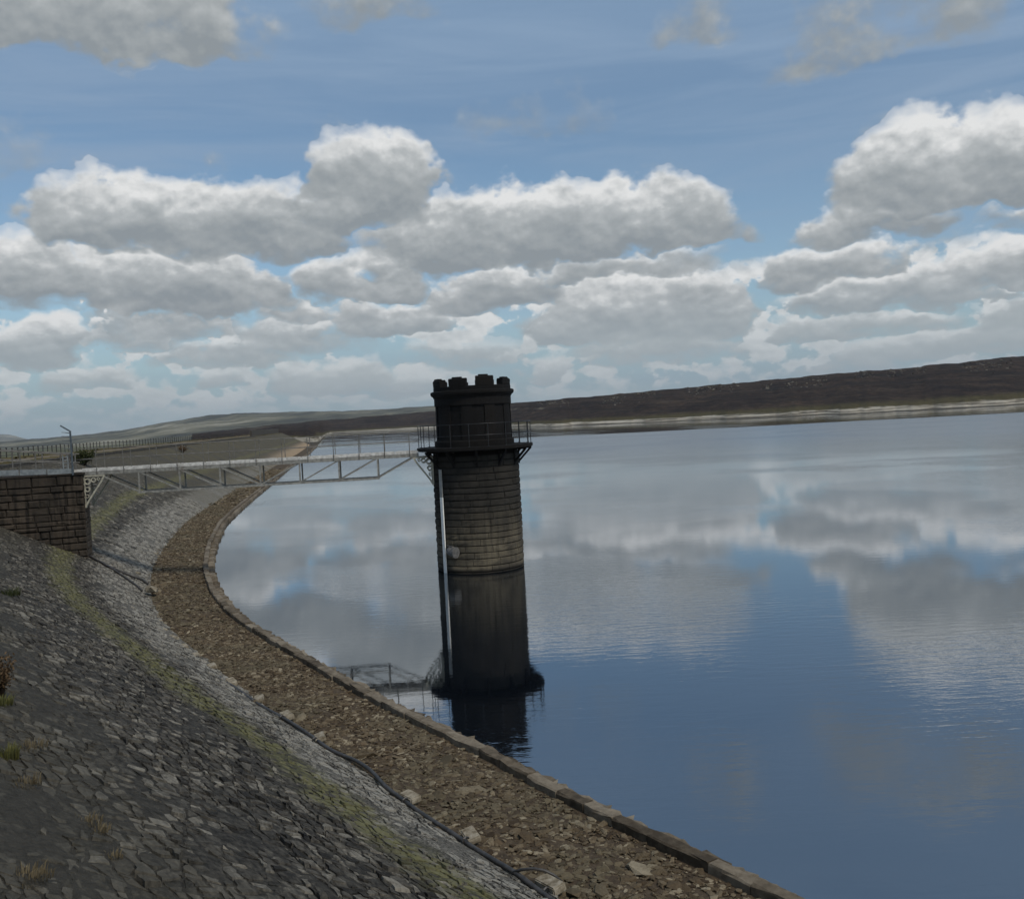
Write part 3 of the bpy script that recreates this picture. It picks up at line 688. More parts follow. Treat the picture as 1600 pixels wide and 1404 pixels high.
def ridge_hill(name, label, table, dist, depth, seed, amp):
    aa = np.array([az_of(q[0]) for q in table]); hh = np.array([q[1] for q in table], float)
    A_ = np.linspace(aa[0], aa[-1], 260); e = np.interp(A_, aa, hh); kk = np.hanning(9); kk /= kk.sum()
    e = np.convolve(np.pad(e, 4, mode='edge'), kk, 'valid') + fnoise(A_ * 150, seed, 4) * amp
    T_ = np.linspace(-1, 0.6, 40); t2, a2 = np.meshgrid(T_, A_); r = (dist + depth * t2) / np.cos(a2)
    top = EYE + e[:, None] * dist / FPX
    z = -6.4 + (top + 6.4) * np.clip(1 - np.abs(t2) ** 1.3, 0, 1) ** 0.9
    z += fnoise(a2 * 70 + t2 * 6, seed + 1, 4) * dist * 0.0006 * np.interp(np.abs(t2), [0, 0.1, 0.5, 1], [0, 0.5, 1, 0])
    v = np.stack([r * np.sin(a2), r * np.cos(a2), z], -1).reshape(-1, 3); b_ = len(T_)
    i_ = np.arange(len(A_) - 1)[:, None] * b_ + np.arange(b_ - 1)[None]
    tag(make(name, v, np.stack([i_, i_ + b_, i_ + b_ + 1, i_ + 1], -1).reshape(-1, 4), 'fell', None, True), label, kind='structure')
ridge_hill('far_fell', 'long grey green fell behind the dam crest', [(-900, -6), (-300, 0), (0, 3.5), (68, 4.8), (160, 9), (200, 12), (265, 21), (329, 27), (371, 28.5), (435, 26.5), (520, 24), (600, 22.5), (672, 24.5), (760, 22), (860, 14), (1000, 0), (1100, -6)], 4200, 2300, 41, 0.25)
ridge_hill('distant_hill', 'faint blue hill on the far horizon', [(-1100, 8), (-500, 16), (-120, 20), (-30, 16), (8, 14.5), (22, 12), (38, 6), (55, 2), (90, -2), (200, -6)], 9500, 2200, 51, 0.2)

# ------------------------------------------------------------------ valve tower
TC = on_z(752, 884.3); TX, TY = TC[0], TC[1]
RS = 2.26
tower = empty('valve_tower', (TX, TY, 0), label='round dark stone valve tower with battlements standing in the water', cat='tower')
mb = MB(); mb.lathe((TX, TY, 0), [(0.3, -1.5), (RS - 0.055, -1.5), (RS - 0.055, 6.1), (0.3, 6.1)], 56); shaft = mb.build('shaft', 'mortar', tower, True)
def arc_block(r0, r1, a0, a1, z0, z1, bulge):
    n = 5; V = []; g = 0.016; ga = 0.011 / r1
    for i in range(n + 1):
        s_ = i / n; a = a0 + ga + (a1 - a0 - 2 * ga) * s_
        e = 0.022 if i in (0, n) else 0.0
        jb = rng.normal(0, 0.006)
        for (r, z) in ((r0, z0 + g), (r1 - 0.028, z0 + g), (r1 - e + bulge * 0.6 + jb, z0 + g + 0.035), (r1 - e + bulge + rng.normal(0, 0.006), (z0 + z1) / 2), (r1 - e + bulge * 0.4 + jb, z1 - g - 0.03), (r1 - 0.028, z1 - g), (r0, z1 - g)):
            V.append((TX + r * math.cos(a), TY + r * math.sin(a), z))
    m_ = 7; f = []
    for i in range(n):
        for j in range(m_): f.append((i * m_ + j, (i + 1) * m_ + j, (i + 1) * m_ + (j + 1) % m_, i * m_ + (j + 1) % m_))
    f += [tuple(range(m_)), tuple(range(n * m_, n * m_ + m_))[::-1]]
    return np.array(V), f
zc = -0.30; row = 0
while zc < 6.02:
    hC = min(random.uniform(0.29, 0.36), 6.05 - zc)
    if hC < 0.15: break
    a = row * 0.31 + random.uniform(0, 0.2); aend = a + 2 * math.pi
    while a < aend - 0.05:
        w = random.uniform(0.42, 0.72)
        if aend - a - w < 0.3: w = aend - a
        v, f = arc_block(RS - 0.2, RS, a, a + w, zc, zc + hC, random.uniform(-0.006, 0.03))
        o = make('block', v, f, 'tower_stone', None, False, None, v.mean(0)); child(o, shaft)
        me = o.data; bm = bmesh.new(); bm.from_mesh(me); bmesh.ops.recalc_face_normals(bm, faces=bm.faces); bm.to_mesh(me); bm.free()
        a += w
    zc += hC; row += 1
# gallery: stone slab on iron brackets
mb = MB(); mb.lathe((TX, TY, 0), [(1.6, 6.12), (2.45, 6.12), (2.5, 6.17), (2.96, 6.17), (3.02, 6.20), (3.02, 6.34), (1.6, 6.34)], 48); gallery = mb.build('gallery', 'sooty', tower)
for kx in range(12):
    a = kx * math.pi / 6 + 0.06
    if abs(math.atan2(math.sin(a - math.pi), math.cos(a - math.pi))) < 0.25: continue
    ca, sa = math.cos(a), math.sin(a); mb = MB()
    mb.bar((TX + 2.2 * ca, TY + 2.2 * sa, 5.35), (TX + 2.93 * ca, TY + 2.93 * sa, 6.12), 0.10, 0.10)
    mb.bar((TX + 2.27 * ca, TY + 2.27 * sa, 5.30), (TX + 2.27 * ca, TY + 2.27 * sa, 6.14), 0.11, 0.07, (ca, sa, 0))
    mb.bar((TX + 2.25 * ca, TY + 2.25 * sa, 6.11), (TX + 2.95 * ca, TY + 2.95 * sa, 6.11), 0.10, 0.09)
    mb.build('gallery_bracket', 'sooty', tower)
# valve room: drum with plinth, pilasters, frieze, cornice, battlements
mb = MB(); mb.lathe((TX, TY, 0), [(1.2, 6.33), (1.93, 6.33), (1.89, 8.84), (1.2, 8.84)], 48); room = mb.build('valve_room', 'sooty', tower, False)
mb = MB(); mb.lathe((TX, TY, 0), [(1.85, 6.345), (2.06, 6.345), (2.06, 6.62), (2.02, 6.67), (1.85, 6.67)], 48); child_ = mb.build('plinth', 'sooty', tower)
mb = MB(); mb.lathe((TX, TY, 0), [(1.8, 8.45), (2.0, 8.45), (2.0, 8.845), (1.8, 8.845)], 48); mb.build('frieze', 'sooty', tower)
mb = MB(); mb.lathe((TX, TY, 0), [(1.7, 8.85), (2.02, 8.85), (2.06, 8.93), (2.13, 8.98), (2.17, 9.04), (2.17, 9.16), (2.10, 9.20), (1.7, 9.20)], 56); mb.build('cornice', 'sooty', tower)
for kx in range(10):
    a = kx * math.pi / 5 + 0.18; mb = MB(); w = 0.15
    mb.lathe((TX, TY, 0), [(1.85, 6.672), (1.975, 6.672), (1.955, 8.448), (1.85, 8.448)], 3, a - w, a + w); mb.build('pilaster', 'sooty', tower)
mb = MB(); mb.lathe((TX, TY, 0), [(1.62, 9.203), (2.01, 9.203), (2.01, 9.38), (1.98, 9.41), (1.62, 9.41)], 48); mb.build('parapet', 'sooty', tower)
for kx in range(8):
    a = kx * math.pi / 4 + 0.42 + rng.normal(0, 0.03); w = 0.26 + rng.normal(0, 0.015)
    mb = MB(); h1 = 9.74 + rng.normal(0, 0.03)
    mb.lathe((TX, TY, 0), [(1.63, 9.413), (2.005, 9.413), (2.02, h1 - 0.03), (1.97, h1 + 0.03), (1.67, h1 + 0.03), (1.63, h1 - 0.03)], 5, a - w, a + w)
    mr = mb.build('merlon', 'sooty', tower)
    mb = MB(); w2 = w * 0.5; mb.lathe((TX, TY, 0), [(1.68, h1 + 0.033), (1.98, h1 + 0.033), (1.94, h1 + 0.10), (1.72, h1 + 0.10)], 4, a - w2 * 1.25, a + w2 * 0.8)
    cp = mb.build('coping', 'sooty', None); child(cp, mr)
mb = MB(); mb.lathe((TX, TY, 0), [(0.02, 8.846), (1.69, 8.846), (1.69, 8.96), (0.02, 9.05)], 40); mb.build('roof_slab', 'sooty', tower)
# gallery railing
gr = MB(); 
def ringpts(r, z, a0, a1, n): return [(TX + r * math.cos(a0 + (a1 - a0) * i / n), TY + r * math.sin(a0 + (a1 - a0) * i / n), z) for i in range(n + 1)]
for z in (6.92, 7.48):
    mb = MB(); mb.tube(ringpts(2.93, z, -math.pi + 0.22, math.pi - 0.22, 60), 0.019, 6); mb.build('handrail', 'blackrail', tower, True)
for kx in range(19):
    a = -math.pi + 0.22 + (2 * math.pi - 0.44) * kx / 18
    mb = MB(); x, y = TX + 2.93 * math.cos(a), TY + 2.93 * math.sin(a)
    mb.tube([(x, y, 6.345), (x, y, 7.50)], 0.019, 6); mb.lathe((x, y, 6.342), [(0.005, 0), (0.06, 0), (0.06, 0.02), (0.005, 0.03)], 8); mb.build('railing_post', 'blackrail', tower)
# white depth gauge down the front left of the shaft
ga_ = math.atan2(-TY, -TX)
def on_shaft(x, y):
    d = ray(x, y); ox, oy = -TX, -TY; aq = d[0] ** 2 + d[1] ** 2; bq = 2 * (ox * d[0] + oy * d[1]); cq = ox * ox + oy * oy - (RS + 0.05) ** 2
    t_ = (-bq - math.sqrt(max(bq * bq - 4 * aq * cq, 0))) / (2 * aq); return _O + d * t_
gp = on_shaft(692, 800); gang = math.atan2(gp[1] - TY, gp[0] - TX); cg, sg = math.cos(gang), math.sin(gang)
def gpt(z, off=0.05, side=0.0): return (TX + (RS + off) * cg - side * sg, TY + (RS + off) * sg + side * cg, z)
mb = MB(); mb.bar(gpt(3.85, 0.085), gpt(5.25, 0.085), 0.19, 0.06, (cg, sg, 0)); mb.build('gauge_pipe', 'gaugegrey', tower)
mb = MB(); mb.bar(gpt(-0.5, 0.085), gpt(3.845, 0.085), 0.20, 0.06, (cg, sg, 0)); mb.build('gauge_board', 'gauge', tower)
# cast iron inlet elbow beside the gauge
q0 = on_shaft(700, 849); 
ea = math.atan2(q0[1] - TY, q0[0] - TX); ce, se = math.cos(ea + 0.10), math.sin(ea + 0.10)
def ept(out, side, z): return (TX + (RS + out) * ce - side * se, TY + (RS + out) * se + side * ce, z)
mb = MB(); mb.tube([ept(-0.1, 0, 1.18), ept(0.12, 0, 1.18), ept(0.20, 0.04, 1.17), ept(0.27, 0.14, 1.14), ept(0.28, 0.30, 1.12), ept(0.28, 0.42, 1.11)], [0.20, 0.20, 0.21, 0.215, 0.22, 0.24], 16)
mb.tube([ept(0.28, 0.421, 1.11), ept(0.28, 0.47, 1.11)], 0.285, 16); inlet = mb.build('inlet_elbow', 'castiron', tower, False)
mb = MB(); mb.bar(ept(0.02, -0.30, 1.40), ept(0.30, 0.25, 1.40), 0.07, 0.04); mb.build('inlet_strap', 'castiron', tower)

# ------------------------------------------------------------------ footbridge
AC = np.array([-21.0, 45.3]); AX = np.array([-0.955, -0.297]); AP = np.array([-0.297, 0.955]) * np.array([1, 1])
AWID = 1.9
acen = AC + AP * AWID / 2                       # middle of the abutment's end face
tvec = np.array([TX, TY]) - acen; TL = np.linalg.norm(tvec); BD = tvec / TL; BP = np.array([BD[1], -BD[0]])    # BP points to the camera side
B0 = -0.35; B1 = TL - 2.95
def bp(s_, side, z): q = acen + BD * s_ + BP * side; return (q[0], q[1], z)
bridge = empty('footbridge', (*(acen + BD * 8), 6.0), label='pale grey steel truss footbridge from the abutment to the tower', cat='bridge')
HW = 0.58
L0, L1 = 0.75, B1 - 0.15; NB = 8; bay = (L1 - L0) / NB
for sd_ in (1, -1):
    mb = MB(); mb.bar(bp(B0 + 0.4, sd_ * HW, 6.02), bp(B1, sd_ * HW, 6.02), 0.09, 0.17); mb.build('deck_beam', 'bridge', bridge)
    mb = MB(); mb.bar(bp(L0 + bay - 0.06, sd_ * HW, 4.95), bp(L1 - bay + 0.06, sd_ * HW, 4.95), 0.09, 0.10); mb.build('bottom_chord', 'bridge', bridge)
    for k in range(1, NB):
        mb = MB(); mb.bar(bp(L0 + bay * k, sd_ * HW, 5.002), bp(L0 + bay * k, sd_ * HW, 5.933), 0.075, 0.075, (BD[0], BD[1], 0)); mb.build('truss_post', 'bridge', bridge)
    for k in range(0, NB):
        s0, s1 = L0 + bay * k, L0 + bay * (k + 1)
        mb = MB()
        off = 0.09
        if k < NB // 2: a_, b_ = bp(s0 + off, sd_ * HW, 5.93), bp(s1 - off * 0.4, sd_ * HW, 5.0)
        else: a_, b_ = bp(s1 - off, sd_ * HW, 5.93), bp(s0 + off * 0.4, sd_ * HW, 5.0)
        mb.bar(a_, b_, 0.055, 0.07); mb.build('diagonal', 'bridge', bridge)
for k in range(1, NB):
    mb = MB(); mb.bar(bp(L0 + bay * k, -HW + 0.05, 4.95), bp(L0 + bay * k, HW - 0.05, 4.95), 0.06, 0.07); mb.build('cross_tie', 'bridge', bridge)
npl = 14; pw = (B1 - B0) / npl
for k in range(npl):
    mb = MB(); a_ = B0 + pw * k
    mb.bar(bp(a_ + 0.012, 0, 6.135), bp(a_ + pw - 0.012, 0, 6.135), 2 * HW - 0.1, 0.05); mb.build('deck_plate', 'board', bridge)
    for sd_ in (1, -1):
        mb = MB(); mb.bar(bp(a_ + 0.02, sd_ * (HW + 0.02), 6.18), bp(a_ + pw - 0.02, sd_ * (HW + 0.02), 6.18), 0.03, 0.13); mb.build('toe_board', 'board', bridge)
NPOST = 13
for sd_ in (1, -1):
    for k in range(NPOST):
        s_ = 0.75 + (B1 - 1.2) * k / (NPOST - 1)
        mb = MB(); mb.tube([bp(s_, sd_ * (HW + 0.065), 5.98), bp(s_, sd_ * (HW + 0.065), 7.24)], 0.019, 6); mb.build('railing_post', 'rail', bridge)
    for z in (6.72, 7.23):
        mb = MB(); mb.tube([bp(-0.3, sd_ * (HW + 0.065), z), bp(B1, sd_ * (HW + 0.065), z)], 0.016, 6); mb.build('handrail', 'rail', bridge)
# pierced cast brackets under both ends
def pierced_bracket(root, dirx, dirz, lx, lz, thick, side):
    """triangular web with round holes, curved lower flange; root = top inner corner"""
    mb = MB(); R0 = Vector(root); X = Vector((dirx[0], dirx[1], 0)); Zd = Vector((0, 0, -1)); Y = Vector((-dirx[1], dirx[0], 0)) * thick / 2
    mb.bar(R0 + X * 0.0 + Zd * 0.04, R0 + X * lx + Zd * 0.04, thick * 1.6, 0.07)
    mb.bar(R0 + X * 0.04, R0 + X * 0.04 + Zd * lz, thick * 1.6, 0.08, X)
    pts = []
    for i in range(9):
        s_ = i / 8; x = lx * (1 - s_) ** 1.25 + 0.05; z = lz * s_ ** 0.82 + 0.03
        pts.append(R0 + X * x + Zd * z)
    for a_, b_ in zip(pts[:-1], pts[1:]): mb.bar(a_, b_, thick * 1.8, 0.075, Y.normalized().cross(b_ - a_))
    # web: lattice of rings between the flanges
    for (fx, fz, rr) in ((0.20, 0.17, 0.13), (0.50, 0.13, 0.10), (0.18, 0.42, 0.105), (0.15, 0.64, 0.075), (0.74, 0.10, 0.06)):
        c_ = R0 + X * lx * fx + Zd * (lz * fz + 0.04); n = 12
        rr_o, rr_i = rr * 1.28, rr * 0.78; k0 = len(mb.v)
        for j in range(n):
            a_ = 2 * math.pi * j / n; dvec = X * math.cos(a_) + Zd * math.sin(a_)
            for (r_, yy) in ((rr_o, 1), (rr_o, -1), (rr_i, -1), (rr_i, 1)): mb.v.append(tuple(c_ + dvec * r_ + Y * yy))
        for j in range(n):
            j2 = (j + 1) % n
            for q in range(4): mb.f.append((k0 + j * 4 + q, k0 + j2 * 4 + q, k0 + j2 * 4 + (q + 1) % 4, k0 + j * 4 + (q + 1) % 4))
    return mb
for sd_ in (1, -1):
    rt = bp(0.06, sd_ * HW, 5.93); pierced_bracket(rt, BD, None, 0.98, 1.55, 0.09, sd_).build('end_bracket', 'bracket', bridge)
    chord = math.sqrt(max((RS + 0.0) ** 2 - HW ** 2, 0))
    rt = bp(TL - chord - 0.05, sd_ * HW, 5.93); pierced_bracket(rt, -BD, None, 0.95, 1.45, 0.10, sd_).build('end_bracket', 'bracket', bridge)

# ------------------------------------------------------------------ abutment on the dam
abut = empty('abutment', (*(acen + AX * 3), 2.0), label='coursed brown stone abutment on the bank carrying the footbridge end', cat='abutment')
def ap(l, w, z): q = AC + AX * l + AP * w; return np.array([q[0], q[1], z])     # l landwards, w away from the camera side
ALEN, ATOP = 9.5, 6.0
mb = MB(); g = 0.07
mb.add([ap(g, g, 0.6), ap(ALEN, g, 0.6), ap(ALEN, AWID - g, 0.6), ap(g, AWID - g, 0.6), ap(g, g, ATOP), ap(ALEN, g, ATOP), ap(ALEN, AWID - g, ATOP), ap(g, AWID - g, ATOP)],
       [(0, 1, 2, 3), (7, 6, 5, 4), (0, 4, 5, 1), (1, 5, 6, 2), (2, 6, 7, 3), (3, 7, 4, 0)])
awall = mb.build('wall', 'mortar', abut)
def face_block(fn, a0, a1, z0, z1, out, parent):
    """fn(along, outward, z); rock-faced block"""
    gp_ = 0.012; a0 += gp_; a1 -= gp_; z0 += gp_; z1 -= gp_; e = random.uniform(0.03, 0.07); V = []
    for (aa, zz, oo) in ((a0, z0, -0.1), (a1, z0, -0.1), (a1, z1, -0.1), (a0, z1, -0.1), (a0, z0, 0), (a1, z0, 0), (a1, z1, 0), (a0, z1, 0)): V.append(fn(aa, oo, zz))
    am = (a0 + a1) / 2; e2 = min(e, (a1 - a0) * 0.3)
    for (aa, zz) in ((a0 + e2, z0 + e), (am, z0 + e), (a1 - e2, z0 + e), (a1 - e2, z1 - e), (am, z1 - e), (a0 + e2, z1 - e)): V.append(fn(aa, out + rng.normal(0, 0.012), zz))
    f = [(0, 1, 5, 4), (1, 2, 6, 5), (2, 3, 7, 6), (3, 0, 4, 7), (4, 5, 10, 9, 8), (5, 6, 11, 10), (6, 7, 13, 12, 11), (7, 4, 8, 13), (8, 9, 12, 13), (9, 10, 11, 12), (3, 2, 1, 0)]
    V = np.array(V); o = make('block', V, f, 'abut_stone', None, False, None, V.mean(0)); child(o, parent)
    bm = bmesh.new(); bm.from_mesh(o.data); bmesh.ops.recalc_face_normals(bm, faces=bm.faces); bm.to_mesh(o.data); bm.free()
z = 0.95
while z < ATOP - 0.1:
    h = random.uniform(0.22, 0.37)
    if ATOP - z - h < 0.2: h = ATOP - z
    groundz = 2.0
    l = 0.0 if random.random() < 0.5 else 0.0
    while l < 7.5:
        w = random.uniform(0.38, 1.15)
        if l == 0 and random.random() < 0.5: w = random.uniform(0.3, 0.5)
        face_block(lambda a_, o_, z_: ap(a_, -o_ + 0.05, z_), l, l + w, z, z + h, random.uniform(0.015, 0.10), awall); l += w
    half = AWID * random.choice((0.38, 0.5, 0.62))
    for (wa, wb) in ((0.06, half), (half, AWID - 0.06)):
        face_block(lambda a_, o_, z_: ap(-o_ + 0.03, a_, z_), wa, wb, z, z + h, random.uniform(0.0, 0.03), awall)
    z += h
mb = MB(); mb.bar(ap(-0.06, AWID / 2, 6.045), ap(ALEN - 1.5, AWID / 2, 6.045), AWID + 0.1, 0.08); mb.build('cap_slab', 'abut_stone', abut)
# kick plates and sloping rails on the near edge
for (l0, l1, z0, z1) in ((0.45, 1.55, 6.19, 6.22), (1.6, 2.75, 6.24, 6.27), (2.8, 4.3, 6.28, 6.32), (4.35, 6.2, 6.33, 6.38)):
    mb = MB(); mb.bar(ap(l0, -0.02, z0), ap(l1, -0.02, z1), 0.04, 0.26); mb.build('kick_plate', 'steelgrey', abut)
for l in (0.55, 0.95, 2.05, 3.05, 4.4, 5.9):
    mb = MB(); zz = 6.95 + 0.115 * l; mb.tube([ap(l, 0.06, 6.08), ap(l, 0.06, zz + 0.02)], 0.033, 8); mb.build('railing_post', 'rail', abut)
    mb = MB(); mb.tube([ap(l, AWID - 0.06, 6.08), ap(l, AWID - 0.06, zz + 0.02)], 0.033, 8); mb.build('railing_post', 'rail', abut)
for w in (0.06, AWID - 0.06):
    for (za, zb) in ((6.98, 7.75), (6.55, 7.25)):
        mb = MB(); mb.tube([ap(0.35, w, za), ap(6.9, w, zb)], 0.026, 8); mb.build('handrail', 'rail', abut)
# bars of the little gate at the bridge end
gate = empty('gate', ap(0.75, 0.06, 6.1), label='small grey steel gate of short bars at the bridge entrance', cat='gate')
for l in (0.62, 0.84):
    mb = MB(); mb.bar(ap(l, 0.0, 6.20), ap(l, 0.0, 6.98), 0.05, 0.05, (AX[0], AX[1], 0)); mb.build('stile', 'steelgrey', gate)
for zz in (6.3, 6.45, 6.6, 6.75, 6.9):
    mb = MB(); mb.bar(ap(0.645, 0.0, zz), ap(0.815, 0.0, zz), 0.03, 0.035); mb.build('bar', 'steelgrey', gate)
# anti-climb post: upright, cranked arm and spikes
sp = ap(0.42, -0.10, 6.0)
spike = empty('spiked_post', sp, label='tall dark steel anti-climb post with cranked top and spikes', cat='post')
mb = MB(); mb.bar((sp[0], sp[1], 6.0), (sp[0], sp[1], 8.15), 0.07, 0.06, (0, 1, 0)); mb.build('upright', 'darksteel', spike)
lv_ = Vector((-0.93, -0.37, 0))
top = Vector((sp[0], sp[1], 8.13))
mb = MB(); mb.bar(top, top + lv_ * 0.42 + Vector((0, 0, 0.30)), 0.05, 0.07); mb.build('cranked_arm', 'darksteel', spike)
for i, zz in enumerate((8.05, 7.86, 7.67, 7.48, 7.28, 7.08)):
    a_ = Vector((sp[0], sp[1], zz)) + lv_ * 0.03; mb = MB(); mb.tube([a_, a_ + lv_ * 0.36 + Vector((0, 0, 0.05))], [0.026, 0.012], 6); mb.build('spike', 'darksteel', spike)

# ------------------------------------------------------------------ crest fence, wall
fence = empty('post_fence', uD(70.0, CREST + 6.4), label='long dark post and rail fence along the dam crest', cat='fence')
fu = []; u = 60.0
while u < 300: fu.append(u); u += 1.55 if u < 150 else 2.2
mbp = MB(); mbp.bar((0, 0, 0), (0, 0, 1.05), 0.07, 0.07, (1, 0, 0)); mbp.bar((0, 0, 1.05), (0, 0, 1.10), 0.16, 0.12, (1, 0, 0))
post0 = mbp.build('post', 'fence', None); base_loc = Vector(post0.location)
for k, u in enumerate(fu):
    q = uD(u, CREST + 6.4); o = post0 if k == 0 else post0.copy()
    if k: COL.objects.link(o)
    o.location = base_loc + Vector((q[0], q[1], q[2] - 0.05 + rng.normal(0, 0.03))); o.rotation_euler = (rng.normal(0, 0.02), rng.normal(0, 0.02), rng.uniform(-0.2, 0.2)); child(o, fence)
for zz in (0.35, 0.82):
    mb = MB(); mb.tube([tuple(uD(u, CREST + 6.4, zz)) for u in fu[::3]], 0.02, 5); mb.build('rail', 'fence', fence)
cw = empty('crest_wall', uD(300.0, CREST + 3), label='low dark drystone wall where the dam crest meets the hillside', cat='wall')
us_ = np.arange(296, US[-1] - 2, 4.0); V = []; f = []
for k, u in enumerate(us_):
    for (dd, zz) in ((CREST + 1.2, -0.8), (CREST + 1.2, 1.75), (CREST + 1.75, 1.75), (CREST + 1.75, -0.8)): V.append(uD(u, dd, zz + (rng.normal(0, 0.07) if zz > 0 else 0)))
    if k: f += [((k - 1) * 4 + j, (k - 1) * 4 + (j + 1) % 4, k * 4 + (j + 1) % 4, k * 4 + j) for j in range(4)]
f += [(0, 1, 2, 3)]
o = make('wall_face', np.array(V), f, 'crestwall', None, False, None, np.array(cw.location)); child(o, cw)
ws = empty('wave_edging', uD(60.0, CREST), label='dark stone edging along the top of the embankment', cat='kerb')
u = 40.0; k = 0
while u < 290:
    L = random.uniform(1.2, 2.2) * (1 if u < 120 else 2.5); mb = MB()
    if u < 120 or True:
        V = []
        for uu in (u + 0.02, u + L - 0.02):
            for (dd, zz) in ((CREST - 0.28, 0), (CREST - 0.30, 0.30), (CREST + 0.02, 0.34), (CREST + 0.08, 0.0)): V.append(uD(uu, dd) * [1, 1, 0] + [0, 0, 5.9 + zz + rng.normal(0, 0.02)])
        mb.add(V, [(0, 1, 2, 3), (7, 6, 5, 4), (0, 4, 5, 1), (1, 5, 6, 2), (2, 6, 7, 3), (3, 7, 4, 0)]); mb.build('edging_stone', 'crestwall', ws)
    u += L

# ------------------------------------------------------------------ pipe along the toe, its weight blocks, hose, stake
PIPE = [(833, 1386), (808, 1365), (766, 1340), (732, 1317), (709, 1300), (653, 1266), (622, 1244), (602, 1230), (580, 1203), (557, 1186), (518, 1171), (484, 1148), (434, 1116), (400, 1096), (357, 1068), (326, 1045), (301, 1027), (270, 1000), (247, 985), (236, 968)]
first = on_z(900, 1432, 0.58)
pts = [first] + [on_z(x, y, 0.58) for (x, y) in PIPE]
# smooth it
pp_ = np.array(pts); s_ = np.r_[0, np.cumsum(np.linalg.norm(np.diff(pp_, axis=0), axis=1))]; q = np.linspace(0, s_[-1], 140); pp_ = np.stack([np.interp(q, s_, pp_[:, k]) for k in range(3)], 1)
kk = np.hanning(7); kk /= kk.sum(); pd_ = np.pad(pp_, ((3, 3), (0, 0)), mode='edge'); pp_ = np.stack([np.convolve(pd_[:, k], kk, 'valid') for k in range(3)], 1)
pp_[:, 2] = 0.575 + 0.02 * np.sin(q * 1.3)
pipe = empty('toe_pipe', pp_[0], label='long black pipe lying along the foot of the embankment', cat='pipe')
mb = MB(); mb.tube(pp_.tolist(), 0.042, 8); mb.build('tube', 'cable', pipe, True)
BLK = [(850, 1384), (726, 1306), (632, 1246), (492, 1152), (441, 1118), (397, 1092), (355, 1066), (325, 1041), (300, 1025), (281, 1010), (264, 997), (247, 984)]
for k, (x, y) in enumerate(BLK):
    p_ = on_z(x, y, 0.6); j = np.argmin(((PU - p_[:2]) ** 2).sum(1)); g_ = TG[j]; n_ = np.array([g_[1], -g_[0]])
    c_ = np.array([p_[0], p_[1]]) + n_ * 0.12; L, W, Hh_ = random.uniform(0.42, 0.54), 0.24, random.uniform(0.11, 0.15)
    bm = bmesh.new(); bmesh.ops.create_cube(bm, size=1.0); bmesh.ops.scale(bm, vec=(L, W, Hh_), verts=bm.verts); bmesh.ops.bevel(bm, geom=bm.edges[:], offset=0.018, segments=2, affect='EDGES')
    for vv in bm.verts: vv.co += Vector(rng.normal(0, 0.003, 3))
    me = bpy.data.meshes.new('weight_block'); bm.to_mesh(me); bm.free(); me.materials.append(M['concrete'])
    o = bpy.data.objects.new('weight_block', me); COL.objects.link(o); o.location = (c_[0], c_[1], 0.5 + Hh_ / 2 + 0.02)
    o.rotation_euler = (rng.normal(0, 0.06) - 0.15, rng.normal(0, 0.04), math.atan2(g_[1], g_[0]) + rng.normal(0, 0.15))
    tag(o, {0: 'pale concrete weight block beside the arching black hose', 2: 'pale concrete weight block where the pipe bulges away from the bank'}.get(k, 'pale concrete weight block laid along the straight run of toe pipe'), 'block', 'concrete weight blocks along the pipe')
    if k < 6:
        mb = MB(); r3 = np.array([c_[0], c_[1], 0.56]) + np.array([*(-n_ * 0.17), 0]) + np.array([*(g_ * -0.12), 0]); ang_ = np.linspace(0, 2 * math.pi, 9)
        mb.tube([(r3[0] - n_[0] * 0.062 * math.cos(a), r3[1] - n_[1] * 0.062 * math.cos(a), 0.585 + 0.062 * math.sin(a)) for a in ang_], 0.018, 5)
        mb.build('pipe_clip', 'cable', pipe)
hp = [on_z(x, y, zz) for (x, y, zz) in ((802, 1362, 0.6), (815, 1358, 0.68), (832, 1356, 0.72), (850, 1359, 0.70), (865, 1366, 0.62), (878, 1377, 0.52))]
mb = MB(); mb.tube(hp, 0.024, 8); tag(mb.build('hose', 'cable', None, True), 'short black hose arching over rubble beside the pipe', 'hose')
s0 = on_z(652, 1302, 0.82); mb = MB(); mb.tube([(s0[0], s0[1], s0[2] - 0.1), (s0[0] + 0.01, s0[1], s0[2] + 0.17)], 0.017, 6); tag(mb.build('stake', 'cable'), 'short rusty iron stake standing in the pale stones', 'stake')
# pipes coming down from the abutment foot
for k, (pl, rr, lab) in enumerate((([(140, 869), (165, 882), (190, 893), (208, 900), (222, 905), (231, 911)], 0.055, 'thick dark pipe running down from the abutment corner'),
                        ([(150, 874), (175, 888), (196, 902), (214, 915), (222, 922)], 0.045, 'thin dark pipe branching below the abutment corner'))):
    P3 = []
    for (x, y) in pl:
        lo, hi = 3.0, 200.0; d_ = ray(x, y)
        for _ in range(40):
            m_ = (lo + hi) / 2; q_ = _O + d_ * m_; j = np.argmin(((PU - q_[:2]) ** 2).sum(1)); zz = prof(np.linalg.norm(PU[j] - q_[:2]))
            lo, hi = (m_, hi) if q_[2] > zz + 0.07 else (lo, m_)
        P3.append(_O + d_ * lo)
    mb = MB(); mb.tube(P3, rr, 8); tag(mb.build('drain_pipe', 'cable', None, True), lab, 'pipe')
for (x, y, s_, lab) in ((198, 898, 0.17, 'pale stone propping the thin dark pipe'), (214, 896, 0.18, 'pale stone propping the thick dark pipe'), (237, 921, 0.30, 'large pale flat stone at the pipe ends')):
    p_ = on_z(x, y, 0.75); V = rock_verts(s_ * 1.4, s_, s_ * 0.55) + p_; tag(make('loose_stone', V, ICF, 'concrete', None, False, None, p_), lab, 'stone')

